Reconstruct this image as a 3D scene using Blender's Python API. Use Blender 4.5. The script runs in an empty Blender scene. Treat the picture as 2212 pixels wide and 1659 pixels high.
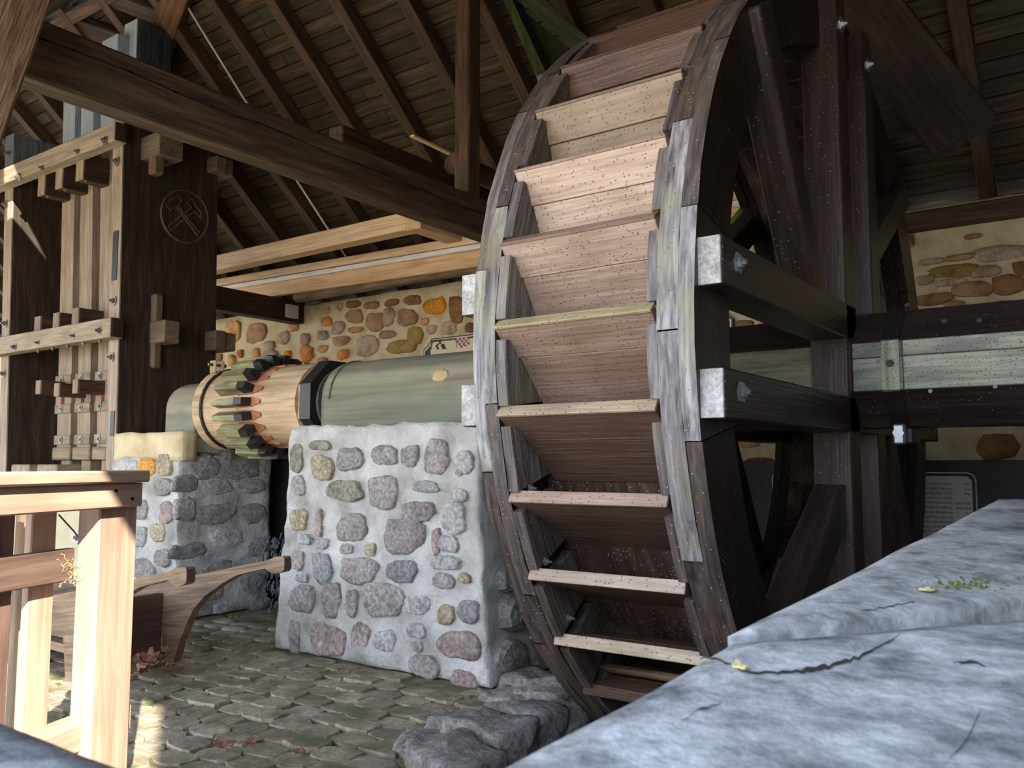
import bpy, bmesh, math, random
from mathutils import Vector, Matrix, noise
random.seed(7)
S = bpy.context.scene
COL = S.collection
# ---------------------------------------------------------------- camera, sky, sun, exposure
IW, IH, FPX = 2212.0, 1659.0, 1863.0
PITCH = math.atan(171/FPX); YAW = math.atan(1344/(FPX/math.cos(PITCH)))
FW = Vector((-math.sin(YAW)*math.cos(PITCH), math.cos(YAW)*math.cos(PITCH), math.sin(PITCH)))
RT = Vector((math.cos(YAW), math.sin(YAW), 0)); UP = RT.cross(FW)
cam = bpy.data.cameras.new('camera'); camo = bpy.data.objects.new('camera', cam); COL.objects.link(camo)
cam.sensor_width = 36; cam.lens = FPX/IW*36; cam.clip_start = .02
camo.matrix_world = Matrix(((RT.x, UP.x, -FW.x, 0), (RT.y, UP.y, -FW.y, 0), (RT.z, UP.z, -FW.z, 0), (0, 0, 0, 1)))
cam.dof.use_dof = True; cam.dof.focus_distance = 4.2; cam.dof.aperture_fstop = 9.0
S.camera = camo
w = bpy.data.worlds.new('sky'); S.world = w; w.use_nodes = True
nt = w.node_tree; nt.nodes.clear()
o_ = nt.nodes.new('ShaderNodeOutputWorld'); bg = nt.nodes.new('ShaderNodeBackground')
tc = nt.nodes.new('ShaderNodeTexCoord'); sp = nt.nodes.new('ShaderNodeSeparateXYZ'); cr = nt.nodes.new('ShaderNodeValToRGB')
nt.links.new(tc.outputs['Generated'], sp.inputs[0]); nt.links.new(sp.outputs['Z'], cr.inputs[0])
cr.color_ramp.elements[0].position = 0.0; cr.color_ramp.elements[0].color = (.86, .91, 1.0, 1)
cr.color_ramp.elements[1].position = .8; cr.color_ramp.elements[1].color = (.50, .66, .98, 1)
nt.links.new(cr.outputs[0], bg.inputs[0]); bg.inputs[1].default_value = 2.0
nt.links.new(bg.outputs[0], o_.inputs[0])
sun = bpy.data.lights.new('sun', 'SUN'); sun.energy = 7.2; sun.angle = .009; sun.color = (1, .93, .80)
suno = bpy.data.objects.new('sun', sun); COL.objects.link(suno)
SUN = Vector((.70, -.46, .53)).normalized()
suno.rotation_euler = SUN.to_track_quat('Z', 'Y').to_euler()
S.view_settings.view_transform = 'Standard'; S.view_settings.look = 'None'
S.view_settings.gamma = 1; S.view_settings.use_curve_mapping = False
S.view_settings.exposure = 1.42

# ---------------------------------------------------------------- helpers
def ray(px, py): return FW + RT*((px-IW/2)/FPX) - UP*((py-IH/2)/FPX)
def un(px, py, ax, v):                       # the point of plane x/y/z = v that the photograph shows at a pixel
    r = ray(px, py); return r*(v/r['xyz'.index(ax)])
def unp(px, py, P, n):
    r = ray(px, py); return r*(P.dot(n)/r.dot(n))
def L(r, g, b):
    f = lambda c: (c/255/12.92) if c/255 <= .04045 else ((c/255+.055)/1.055)**2.4
    return (f(r), f(g), f(b), 1)
def mix(a, b, t): return tuple(a[i]+(b[i]-a[i])*t for i in range(4))

def wood(name, dark, mid, light, patch=None, pa=.0, rough=.6, sc=1.0, drops=0.0, bump=.4, dropcol=(.5, .45, .38, 1), spec=.35, prange=(.5, .62), gc=.45, dsc=64):
    m = bpy.data.materials.new(name); m.use_nodes = True; t = m.node_tree; N = t.nodes; N.clear(); K = t.links
    out = N.new('ShaderNodeOutputMaterial'); b = N.new('ShaderNodeBsdfPrincipled'); K.new(b.outputs[0], out.inputs[0])
    tc = N.new('ShaderNodeTexCoord'); oi = N.new('ShaderNodeObjectInfo')
    mu = N.new('ShaderNodeMath'); mu.operation = 'MULTIPLY'; mu.inputs[1].default_value = 41.7; K.new(oi.outputs['Random'], mu.inputs[0])
    ad = N.new('ShaderNodeVectorMath'); ad.operation = 'ADD'; K.new(tc.outputs['Object'], ad.inputs[0]); K.new(mu.outputs[0], ad.inputs[1])
    mp = N.new('ShaderNodeMapping'); mp.inputs['Scale'].default_value = (1.3*sc, 15*sc, 15*sc); K.new(ad.outputs[0], mp.inputs[0])
    n1 = N.new('ShaderNodeTexNoise'); n1.inputs['Scale'].default_value = 1.6; n1.inputs['Detail'].default_value = 7; n1.inputs['Roughness'].default_value = .62; n1.inputs['Distortion'].default_value = .5
    K.new(mp.outputs[0], n1.inputs[0])
    r = N.new('ShaderNodeValToRGB'); K.new(n1.outputs[0], r.inputs[0])
    e = r.color_ramp.elements; e[0].position = .32; e[0].color = dark; e[1].position = .7; e[1].color = light
    q = e.new(.5); q.color = mid
    mp2 = N.new('ShaderNodeMapping'); mp2.inputs['Scale'].default_value = (4*sc, 85*sc, 85*sc); K.new(ad.outputs[0], mp2.inputs[0])
    n2 = N.new('ShaderNodeTexNoise'); n2.inputs['Scale'].default_value = 1; n2.inputs['Detail'].default_value = 3; K.new(mp2.outputs[0], n2.inputs[0])
    col = r.outputs[0]
    mf = N.new('ShaderNodeMix'); mf.data_type = 'RGBA'; mf.blend_type = 'MULTIPLY'; mf.inputs[0].default_value = gc
    rf = N.new('ShaderNodeValToRGB'); rf.color_ramp.elements[0].position = .36; rf.color_ramp.elements[0].color = (.42, .42, .42, 1); rf.color_ramp.elements[1].position = .56; K.new(n2.outputs[0], rf.inputs[0])
    K.new(col, mf.inputs[6]); K.new(rf.outputs[0], mf.inputs[7]); col = mf.outputs[2]
    if patch:
        n3 = N.new('ShaderNodeTexNoise'); n3.inputs['Scale'].default_value = 3.2; n3.inputs['Detail'].default_value = 5; K.new(ad.outputs[0], n3.inputs[0])
        r3 = N.new('ShaderNodeValToRGB'); r3.color_ramp.elements[0].position = prange[0]; r3.color_ramp.elements[1].position = prange[1]; K.new(n3.outputs[0], r3.inputs[0])
        m3 = N.new('ShaderNodeMath'); m3.operation = 'MULTIPLY'; m3.inputs[1].default_value = pa; K.new(r3.outputs[0], m3.inputs[0])
        mx = N.new('ShaderNodeMix'); mx.data_type = 'RGBA'; K.new(m3.outputs[0], mx.inputs[0]); K.new(col, mx.inputs[6]); mx.inputs[7].default_value = patch; col = mx.outputs[2]
    tint = N.new('ShaderNodeMix'); tint.data_type = 'RGBA'; tint.blend_type = 'MULTIPLY'; tint.inputs[0].default_value = 1
    K.new(col, tint.inputs[6]); K.new(oi.outputs['Color'], tint.inputs[7]); col = tint.outputs[2]
    h = N.new('ShaderNodeMath'); h.operation = 'ADD'; K.new(n2.outputs[0], h.inputs[0]); K.new(n1.outputs[0], h.inputs[1]); hh = h.outputs[0]
    if drops:
        vo = N.new('ShaderNodeTexVoronoi'); vo.inputs['Scale'].default_value = dsc; K.new(ad.outputs[0], vo.inputs['Vector'])
        lt = N.new('ShaderNodeValToRGB'); lt.color_ramp.elements[0].position = .16; lt.color_ramp.elements[0].color = (1, 1, 1, 1); lt.color_ramp.elements[1].position = .24; lt.color_ramp.elements[1].color = (0, 0, 0, 1); K.new(vo.outputs['Distance'], lt.inputs[0])
        sr = N.new('ShaderNodeSeparateColor'); K.new(vo.outputs['Color'], sr.inputs[0])
        gt = N.new('ShaderNodeMath'); gt.operation = 'LESS_THAN'; gt.inputs[1].default_value = drops; K.new(sr.outputs[0], gt.inputs[0])
        mm = N.new('ShaderNodeMath'); mm.operation = 'MULTIPLY'; K.new(lt.outputs[0], mm.inputs[0]); K.new(gt.outputs[0], mm.inputs[1])
        md = N.new('ShaderNodeMath'); md.operation = 'MULTIPLY'; md.inputs[1].default_value = .7; K.new(mm.outputs[0], md.inputs[0])
        mx = N.new('ShaderNodeMix'); mx.data_type = 'RGBA'; K.new(md.outputs[0], mx.inputs[0]); K.new(col, mx.inputs[6]); mx.inputs[7].default_value = dropcol; col = mx.outputs[2]
        h2 = N.new('ShaderNodeMath'); h2.operation = 'ADD'; K.new(hh, h2.inputs[0]); K.new(mm.outputs[0], h2.inputs[1]); hh = h2.outputs[0]
    K.new(col, b.inputs['Base Color']); b.inputs['Roughness'].default_value = rough; b.inputs['Specular IOR Level'].default_value = spec
    bu = N.new('ShaderNodeBump'); bu.inputs['Strength'].default_value = bump; bu.inputs['Distance'].default_value = .006; K.new(hh, bu.inputs['Height']); K.new(bu.outputs[0], b.inputs['Normal'])
    return m

def rock(name, dark, mid, light, sc=1.0, rough=.85, bump=.7, moss=None, speck=.0, mossz=None, dist=.02):
    m = bpy.data.materials.new(name); m.use_nodes = True; t = m.node_tree; N = t.nodes; N.clear(); K = t.links
    out = N.new('ShaderNodeOutputMaterial'); b = N.new('ShaderNodeBsdfPrincipled'); K.new(b.outputs[0], out.inputs[0])
    ge = N.new('ShaderNodeNewGeometry'); oi = N.new('ShaderNodeObjectInfo')
    n1 = N.new('ShaderNodeTexNoise'); n1.inputs['Scale'].default_value = 5*sc; n1.inputs['Detail'].default_value = 9; n1.inputs['Roughness'].default_value = .65; K.new(ge.outputs['Position'], n1.inputs[0])
    r = N.new('ShaderNodeValToRGB'); K.new(n1.outputs[0], r.inputs[0]); e = r.color_ramp.elements
    e[0].position = .33; e[0].color = dark; e[1].position = .68; e[1].color = light; q = e.new(.5); q.color = mid
    tint = N.new('ShaderNodeMix'); tint.data_type = 'RGBA'; tint.blend_type = 'MULTIPLY'; tint.inputs[0].default_value = 1
    K.new(r.outputs[0], tint.inputs[6]); K.new(oi.outputs['Color'], tint.inputs[7]); col = tint.outputs[2]
    n2 = N.new('ShaderNodeTexNoise'); n2.inputs['Scale'].default_value = 28*sc; n2.inputs['Detail'].default_value = 6; n2.inputs['Roughness'].default_value = .7; K.new(ge.outputs['Position'], n2.inputs[0])
    if speck:
        rs = N.new('ShaderNodeValToRGB'); rs.color_ramp.elements[0].position = .4; rs.color_ramp.elements[0].color = (.45, .45, .45, 1); rs.color_ramp.elements[1].position = .62; rs.color_ramp.elements[1].color = (1.35, 1.3, 1.3, 1); K.new(n2.outputs[0], rs.inputs[0])
        ms = N.new('ShaderNodeMix'); ms.data_type = 'RGBA'; ms.blend_type = 'MULTIPLY'; ms.inputs[0].default_value = speck; K.new(col, ms.inputs[6]); K.new(rs.outputs[0], ms.inputs[7]); col = ms.outputs[2]
    if moss:
        n3 = N.new('ShaderNodeTexNoise'); n3.inputs['Scale'].default_value = 4; n3.inputs['Detail'].default_value = 7; K.new(ge.outputs['Position'], n3.inputs[0])
        r3 = N.new('ShaderNodeValToRGB'); r3.color_ramp.elements[0].position = .52; r3.color_ramp.elements[1].position = .68; K.new(n3.outputs[0], r3.inputs[0]); fac = r3.outputs[0]
        if mossz is not None:
            sz = N.new('ShaderNodeSeparateXYZ'); K.new(ge.outputs['Position'], sz.inputs[0])
            mr = N.new('ShaderNodeMapRange'); mr.inputs['From Min'].default_value = mossz+.22; mr.inputs['From Max'].default_value = mossz; K.new(sz.outputs['Z'], mr.inputs[0])
            mz = N.new('ShaderNodeMath'); mz.operation = 'MULTIPLY'; K.new(mr.outputs[0], mz.inputs[0]); K.new(fac, mz.inputs[1]); fac = mz.outputs[0]
        mx = N.new('ShaderNodeMix'); mx.data_type = 'RGBA'; K.new(fac, mx.inputs[0]); K.new(col, mx.inputs[6]); mx.inputs[7].default_value = moss; col = mx.outputs[2]
    K.new(col, b.inputs['Base Color']); b.inputs['Roughness'].default_value = rough; b.inputs['Specular IOR Level'].default_value = .25
    h = N.new('ShaderNodeMath'); h.operation = 'MULTIPLY_ADD'; h.inputs[1].default_value = .5; K.new(n2.outputs[0], h.inputs[0]); K.new(n1.outputs[0], h.inputs[2])
    bu = N.new('ShaderNodeBump'); bu.inputs['Strength'].default_value = bump; bu.inputs['Distance'].default_value = dist; K.new(h.outputs[0], bu.inputs['Height']); K.new(bu.outputs[0], b.inputs['Normal'])
    return m

def plain(name, c, rough=.6, metal=0, var=.25, sc=12):
    m = bpy.data.materials.new(name); m.use_nodes = True; N = m.node_tree.nodes; K = m.node_tree.links; b = N['Principled BSDF']
    ge = N.new('ShaderNodeNewGeometry'); n = N.new('ShaderNodeTexNoise'); n.inputs['Scale'].default_value = sc; n.inputs['Detail'].default_value = 6; K.new(ge.outputs['Position'], n.inputs[0])
    r = N.new('ShaderNodeValToRGB'); e = r.color_ramp.elements; e[0].position = .35; e[1].position = .65
    e[0].color = tuple(x*(1-var) for x in c[:3])+(1,); e[1].color = tuple(min(1, x*(1+var)) for x in c[:3])+(1,)
    K.new(n.outputs[0], r.inputs[0]); K.new(r.outputs[0], b.inputs['Base Color']); b.inputs['Roughness'].default_value = rough; b.inputs['Metallic'].default_value = metal
    return m

def link(name, me, mat, parent=None, color=None, smooth=False):
    o = bpy.data.objects.new(name, me); COL.objects.link(o)
    if mat and not me.materials: me.materials.append(mat)
    if parent: o.parent = parent
    if color: o.color = color
    if smooth:
        for p in me.polygons: p.use_smooth = True
    return o
def tag(o, label=None, cat=None, group=None, kind=None):
    if label: o['label'] = label
    if cat: o['category'] = cat
    if group: o['group'] = group
    if kind: o['kind'] = kind
    return o
def empty(name, loc, label=None, cat=None, group=None, kind=None):
    o = bpy.data.objects.new(name, None); COL.objects.link(o); o.location = loc; o.empty_display_size = .1
    return tag(o, label, cat, group, kind)
def place(o, M, parent):                        # world matrix M under a parent that is only shifted (or nested so)
    off = Vector((0, 0, 0)); p = parent
    if p is not None:
        PM = Matrix.Identity(4)
        chain = []
        while p is not None: chain.append(p); p = p.parent
        for c in reversed(chain): PM = PM @ c.matrix_basis
        M = PM.inverted() @ M
    o.matrix_basis = M
    return o

_cache = {}
def box_mesh(l, a, b, ch):
    key = (round(l, 3), round(a, 3), round(b, 3), ch)
    if key in _cache: return _cache[key]
    ch = min(ch, l*.3, a*.3, b*.3); H = (l/2, a/2, b/2); v = []; ids = {}
    for sx in (-1, 1):
        for sy in (-1, 1):
            for sz in (-1, 1):
                s = (sx, sy, sz)
                for k in range(3):
                    ids[(s, k)] = len(v); v.append([s[i]*(H[i]-(0 if i == k else ch)) for i in range(3)])
    f = []
    for k in range(3):
        i, j = (k+1) % 3, (k+2) % 3
        for sg in (-1, 1):
            q = []
            for (si, sj) in ((-1, -1), (1, -1), (1, 1), (-1, 1)):
                s = [0]*3; s[k] = sg; s[i] = si; s[j] = sj; q.append(ids[(tuple(s), k)])
            f.append(q if sg > 0 else q[::-1])
    for k in range(3):                                   # edge strips along axis k
        i, j = (k+1) % 3, (k+2) % 3
        for si in (-1, 1):
            for sj in (-1, 1):
                A = [0]*3; B = [0]*3; A[k] = -1; B[k] = 1; A[i] = B[i] = si; A[j] = B[j] = sj
                A, B = tuple(A), tuple(B); q = [ids[(A, i)], ids[(B, i)], ids[(B, j)], ids[(A, j)]]
                f.append(q if si*sj > 0 else q[::-1])
    for s in set(x[0] for x in ids):
        q = [ids[(s, 0)], ids[(s, 1)], ids[(s, 2)]]; f.append(q if s[0]*s[1]*s[2] > 0 else q[::-1])
    me = bpy.data.meshes.new('board'); me.from_pydata(v, [], f); me.update(); _cache[key] = me
    return me
_mats = {}
def boxo(name, M, l, a, b, mat, parent=None, ch=.005, color=None):
    me = box_mesh(l, a, b, ch); k = (me.name, mat.name)
    if k not in _mats:
        m2 = me.copy() if me.materials else me
        if not m2.materials: m2.materials.append(mat)
        _mats[k] = m2
    o = link(name, _mats[k], mat, parent, color); return place(o, M, parent)
def frame(o, ex, ez):                          # matrix with local X along ex, local Z near ez
    ex = ex.normalized(); ey = ez.cross(ex).normalized(); ez = ex.cross(ey)
    return Matrix(((ex.x, ey.x, ez.x, o.x), (ex.y, ey.y, ez.y, o.y), (ex.z, ey.z, ez.z, o.z), (0, 0, 0, 1)))
def V(*a): return Vector(a)
def board(name, p0, p1, a, b, ez, mat, parent=None, ch=.005, color=None):   # from p0 to p1; a = width, b = thickness along ez
    p0, p1 = Vector(p0), Vector(p1); return boxo(name, frame((p0+p1)/2, p1-p0, Vector(ez)), (p1-p0).length, a, b, mat, parent, ch, color)
def aabb(name, x0, x1, y0, y1, z0, z1, mat, parent=None, along='x', ch=.005, color=None):
    c = V((x0+x1)/2, (y0+y1)/2, (z0+z1)/2); d = dict(x=x1-x0, y=y1-y0, z=z1-z0)
    if along == 'x': return boxo(name, frame(c, V(1, 0, 0), V(0, 0, 1)), d['x'], d['y'], d['z'], mat, parent, ch, color)
    if along == 'y': return boxo(name, frame(c, V(0, 1, 0), V(0, 0, 1)), d['y'], d['x'], d['z'], mat, parent, ch, color)
    return boxo(name, frame(c, V(0, 0, 1), V(0, 1, 0)), d['z'], d['x'], d['y'], mat, parent, ch, color)
def mesh_in(name, pts, faces, M, mat, parent=None, color=None, smooth=False):  # world points stored in the frame M
    Mi = M.inverted(); me = bpy.data.meshes.new(name); me.from_pydata([tuple(Mi @ Vector(p)) for p in pts], [], faces); me.update()
    o = link(name, me, mat, parent, color, smooth); return place(o, M, parent)
def prism(name, pts, vec, mat, parent=None, ex=V(1, 0, 0), color=None):
    pts = [Vector(p) for p in pts]; vec = Vector(vec); n = len(pts)
    nn = Vector((0, 0, 0))
    for i in range(n): nn += pts[i].cross(pts[(i+1) % n])
    if nn.dot(vec) > 0: pts = pts[::-1]
    P = pts+[p+vec for p in pts]
    f = [list(range(n)), list(range(2*n-1, n-1, -1))]+[[i, i+n, (i+1) % n+n, (i+1) % n][::-1] for i in range(n)]
    f = [q[::-1] for q in f] if False else f
    c = sum(P, Vector((0, 0, 0)))/len(P); ez = vec.normalized()
    if abs(ex.normalized().dot(ez)) > .95: ez = V(0, 0, 1) if abs(ex.z) < .9 else V(1, 0, 0)
    return mesh_in(name, P, f, frame(c, ex, ez), mat, parent, color)
def tube(name, pts, r, mat, parent=None, n=8, smooth=True, color=None, cap=True):
    pts = [Vector(p) for p in pts]; v = []; f = []; up = V(0.13, .21, .97)
    for i, p in enumerate(pts):
        d = (pts[min(i+1, len(pts)-1)]-pts[max(i-1, 0)]).normalized(); a = d.cross(up).normalized(); b = d.cross(a)
        rr = r[i] if isinstance(r, (list, tuple)) else r
        for k in range(n):
            t = 2*math.pi*k/n; v.append(p+a*math.cos(t)*rr+b*math.sin(t)*rr)
    for i in range(len(pts)-1):
        for k in range(n): f.append([i*n+k, (i+1)*n+k, (i+1)*n+(k+1) % n, i*n+(k+1) % n][::-1])
    if cap: f.append(list(range(n))); f.append(list(range((len(pts)-1)*n, len(pts)*n))[::-1])
    return mesh_in(name, v, f, frame(sum(pts, V(0, 0, 0))/len(pts), (pts[-1]-pts[0]) if (pts[-1]-pts[0]).length > 1e-4 else V(1, 0, 0), V(.1, .2, .97)), mat, parent, color, smooth)
def bolt(p, nrm, mat, parent, r=.02, l=.03, washer=True, name='bolt'):
    l *= .6; r *= .8
    p, nrm = Vector(p), Vector(nrm).normalized(); M = frame(p, nrm, V(.05, .1, 1) if abs(nrm.z) < .9 else V(1, 0, 0)); pts = []; f = []
    def ring(x, rr, n=6): pts.extend([M @ V(x, rr*math.cos(2*math.pi*k/n), rr*math.sin(2*math.pi*k/n)) for k in range(n)])
    for x, rr in ((0, r*1.9 if washer else r), (.006, r*1.9 if washer else r), (.006, r), (.6*l, r), (.6*l, r*.5), (l, r*.5)): ring(x, rr)
    for i in range(5):
        for k in range(6): f.append([i*6+k, i*6+(k+1) % 6, (i+1)*6+(k+1) % 6, (i+1)*6+k])
    f.append(list(range(30, 36)))
    return mesh_in(name, pts, f, M, mat, parent)
def blob_poly(wd, ht, rnd, n=9, jag=.16, sq=3.2):
    out = []; p1, p2, p3 = (rnd.uniform(0, 6.28) for _ in range(3)); k5 = rnd.choice((5, 6, 7))
    for k in range(n):
        t = 2*math.pi*(k+rnd.uniform(-.25, .25))/n; c, s = math.cos(t), math.sin(t); w_ = .45*math.sin(2*t+p1)+.35*math.sin(3*t+p2)+.3*math.sin(k5*t+p3)
        rr = (abs(c)**sq+abs(s)**sq)**(-1/sq)*(1-.03+jag*(.75*w_+rnd.uniform(-.22, .22))); out.append((c*rr*wd/2, s*rr*ht/2))
    return out
def stone_mesh(poly, h, rnd, sink=.03, inset=.8, crown=.3):
    n = len(poly); v = [(x, y, -sink) for x, y in poly]+[(x*.98, y*.98, h*.45*rnd.uniform(.7, 1.2)) for x, y in poly]
    v += [(x*inset, y*inset, h*rnd.uniform(.8, 1.15)) for x, y in poly]+[(x*inset*.45, y*inset*.45, h*(1+crown*rnd.uniform(.2, 1))) for x, y in poly]; v.append((0, 0, h*(1+crown*.7)))
    f = []
    for r_ in range(3):
        for k in range(n): f.append([r_*n+k, r_*n+(k+1) % n, (r_+1)*n+(k+1) % n, (r_+1)*n+k])
    for k in range(n): f.append([3*n+k, 3*n+(k+1) % n, 4*n])
    me = bpy.data.meshes.new('stone'); me.from_pydata(v, [], f); me.update(); return me
def stone(c, eu, ev, wd, ht, mat, parent, color, h=.02, rnd=random, name='stone', n=9, jag=.16, smooth=True, sq=3.2, sink=.03):
    me = stone_mesh(blob_poly(wd, ht, rnd, n, jag, sq), h, rnd, sink); o = link(name, me, mat, parent, color, smooth)
    eu = eu.normalized(); en = eu.cross(ev).normalized(); ev = en.cross(eu)
    return place(o, Matrix(((eu.x, ev.x, en.x, c.x), (eu.y, ev.y, en.y, c.y), (eu.z, ev.z, en.z, c.z), (0, 0, 0, 1))), parent)
def rough_box(name, x0, x1, y0, y1, z0, z1, mat, parent, res=.07, amp=.02, batter=None, freq=5.0):
    v = []; f = []; idx = {}
    def vid(p):
        k = tuple(round(c, 4) for c in p)
        if k not in idx: idx[k] = len(v); v.append(Vector(p))
        return idx[k]
    nx, ny, nz = [max(1, int(math.ceil((b-a)/res))) for a, b in ((x0, x1), (y0, y1), (z0, z1))]
    X = [x0+(x1-x0)*i/nx for i in range(nx+1)]; Y = [y0+(y1-y0)*i/ny for i in range(ny+1)]; Z = [z0+(z1-z0)*i/nz for i in range(nz+1)]
    for A, B, fn in ((X, Z, lambda a, b: (a, y0, b)), (Z, X, lambda a, b: (b, y1, a)), (Z, Y, lambda a, b: (x0, b, a)), (Y, Z, lambda a, b: (x1, a, b)), (X, Y, lambda a, b: (a, b, z1)), (Y, X, lambda a, b: (b, a, z0))):
        for i in range(len(A)-1):
            for j in range(len(B)-1): f.append([vid(fn(A[i], B[j])), vid(fn(A[i+1], B[j])), vid(fn(A[i+1], B[j+1])), vid(fn(A[i], B[j+1]))])
    for p in v:
        q = p.copy(); nv = noise.noise_vector(q*freq)*amp+noise.noise_vector(q*freq*3)*amp*.45
        if abs(p.z-z0) < 1e-4: nv.z = 0
        p += nv
        if batter:
            t = max(0, 1-(p.z-z0)/(z1-z0)); p.x += batter[0]*t**2*(1 if q.x > (x0+x1)/2 else -.5); p.y -= batter[1]*t**2*(1 if q.y < (y0+y1)/2 else 0)
    me = bpy.data.meshes.new(name); me.from_pydata(v, [], f); me.update()
    return link(name, me, mat, parent, None, True)

# ---------------------------------------------------------------- materials
W_WHEEL = wood('wheel_wood', L(58, 46, 40), L(84, 66, 56), L(114, 95, 83), L(150, 140, 120), .35, rough=.42, drops=.55, bump=.5, dropcol=L(175, 150, 115))
W_PADDLE = wood('paddle_wood', L(176, 154, 138), L(196, 174, 158), L(214, 194, 178), L(150, 128, 108), .4, rough=.38, drops=.85, bump=.5, dropcol=L(96, 76, 58), spec=.5, gc=.35)
W_ARM = wood('arm_wood', L(40, 33, 30), L(54, 44, 40), L(70, 58, 52), None, rough=.38, drops=.25, bump=.35, dropcol=L(140, 130, 125), spec=.5)
W_ENDG = rock('end_grain', L(150, 148, 146), L(186, 186, 186), L(208, 208, 208), 3.0, rough=.6, bump=.6, speck=.5, dist=.008)
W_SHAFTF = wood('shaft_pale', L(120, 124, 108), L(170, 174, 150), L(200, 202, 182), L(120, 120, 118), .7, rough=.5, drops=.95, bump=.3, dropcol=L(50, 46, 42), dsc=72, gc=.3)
W_DARK = wood('dark_wood', L(48, 36, 28), L(72, 54, 42), L(104, 80, 62), L(58, 62, 34), .4, rough=.7, bump=.6)
W_STAMPD = wood('stamp_dark', L(40, 29, 24), L(58, 43, 36), L(84, 66, 56), L(50, 52, 34), .35, rough=.6, bump=.8)
W_STAMP = wood('stamp_light', L(128, 114, 98), L(156, 140, 122), L(178, 164, 146), L(120, 104, 84), .3, rough=.75, bump=.3, gc=.3)
W_ROOF = wood('roof_board', L(42, 34, 26), L(64, 51, 38), L(96, 79, 58), L(50, 54, 38), .6, rough=.8, bump=.5, sc=.8)
W_RAFT = wood('rafter_wood', L(56, 42, 32), L(76, 58, 44), L(100, 78, 58), L(60, 50, 36), .4, rough=.8, bump=.4)
W_ORANGE = wood('fresh_timber', L(220, 182, 138), L(238, 204, 162), L(246, 218, 180), L(226, 186, 144), .3, rough=.6, bump=.3, sc=.7)
W_PALE = wood('pale_plank', L(228, 222, 212), L(240, 236, 228), L(248, 246, 240), None, rough=.55, bump=.3)
W_RAIL = wood('rail_wood', L(158, 130, 112), L(176, 148, 128), L(192, 166, 146), L(150, 120, 100), .3, rough=.6, bump=.15, gc=.15)
W_RAILD = wood('rail_wood_dark', L(88, 68, 60), L(108, 86, 76), L(128, 104, 92), None, rough=.6, bump=.2, gc=.25)
W_BARROW = wood('barrow_wood', L(108, 90, 72), L(142, 120, 96), L(166, 144, 118), L(90, 78, 66), .4, rough=.7, bump=.4)
W_MOSSY = wood('mossy_wood', L(24, 28, 16), L(38, 46, 22), L(58, 70, 30), L(44, 34, 24), .6, rough=.85, bump=.7)
W_LEDGE = rock('ledge_stone', L(84, 86, 86), L(172, 174, 172), L(208, 210, 208), 1.5, rough=.75, bump=.5, speck=.4)
W_HOOD = wood('hood_zinc', L(108, 106, 88), L(134, 130, 108), L(154, 146, 124), L(104, 116, 98), .6, rough=.7, bump=.15, sc=.25)
W_DRUM = wood('drum_wood', L(164, 138, 104), L(192, 166, 130), L(210, 186, 150), L(150, 122, 90), .35, rough=.65, bump=.3, sc=.6)
W_CAM = wood('cam_wood', L(84, 82, 56), L(140, 136, 96), L(190, 184, 140), L(60, 54, 40), .4, rough=.6, bump=.5)
W_SILVER = wood('silvered_wood', L(92, 88, 90), L(140, 138, 140), L(176, 174, 172), L(142, 138, 100), .45, rough=.6, drops=.3, bump=.9, gc=.8, prange=(.53, .62))
W_BARK = wood('brace_wood', L(96, 76, 60), L(140, 112, 90), L(172, 144, 120), L(84, 66, 54), .4, rough=.7, bump=1.0, gc=.7, sc=1.6)
M_BLACK = plain('black_paint', L(34, 32, 32), .5)
M_IRON = plain('grey_iron', L(120, 116, 110), .5, .5)
M_RUST = plain('rusty_iron', L(168, 108, 76), .6, .2)
M_ZINC = plain('galvanised_steel', L(176, 180, 186), .35, .8)
M_MORT = rock('mortar_grey', L(164, 160, 150), L(204, 202, 196), L(230, 228, 222), .7, bump=1.0, dist=.06, moss=L(112, 124, 70), mossz=-1.2)
M_MORTW = rock('mortar_warm', L(176, 156, 116), L(202, 184, 146), L(220, 204, 170), .8, bump=.5)
M_STONE = rock('field_stone', L(196, 196, 196), L(236, 236, 236), L(255, 255, 255), 1.6, bump=.8, speck=.75)
M_STONEW = rock('wall_stone', L(176, 166, 156), L(224, 220, 214), L(250, 248, 244), 1.6, bump=.8, speck=.4)
M_COBBLE = rock('cobble', L(122, 116, 102), L(152, 145, 128), L(184, 176, 158), 1.4, rough=.6, bump=.7, moss=L(98, 100, 66), speck=.4, dist=.012)
M_DIRT = rock('joint_dirt', L(92, 92, 66), L(124, 120, 92), L(150, 144, 116), 2, bump=.8, moss=L(70, 84, 40))
M_CRACK = plain('crack_dark', L(52, 48, 44), .9)
M_GRAVEL = rock('gravel', L(150, 132, 104), L(186, 168, 138), L(206, 190, 160), 3, bump=.5)
M_SIGN = plain('sign_cream', L(226, 208, 168), .5, 0, .04)
M_SIGNW = plain('sign_white', L(200, 200, 190), .5, 0, .05)
M_RED = plain('sign_red', L(176, 60, 52), .5, 0, .08)
M_INK = plain('sign_black', L(42, 42, 36), .5, 0, .1)
M_LEAF = plain('dry_leaf', L(136, 94, 68), .7, 0, .35, 60)
M_PALELEAF = plain('pale_leaf', L(214, 202, 140), .7, 0, .2, 80)
M_MOSS = plain('moss', L(110, 118, 40), .9, 0, .4, 60)
M_WIRE = plain('wire', L(150, 158, 170), .4, .5)
M_CONDUIT = plain('conduit_pvc', L(205, 204, 200), .5, 0, .04)
M_PLASTER = plain('cream_paint', L(196, 186, 150), .7, 0, .1, 6)
M_TWIG = plain('twig', L(92, 72, 54), .8)
GZ = -1.2

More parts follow.
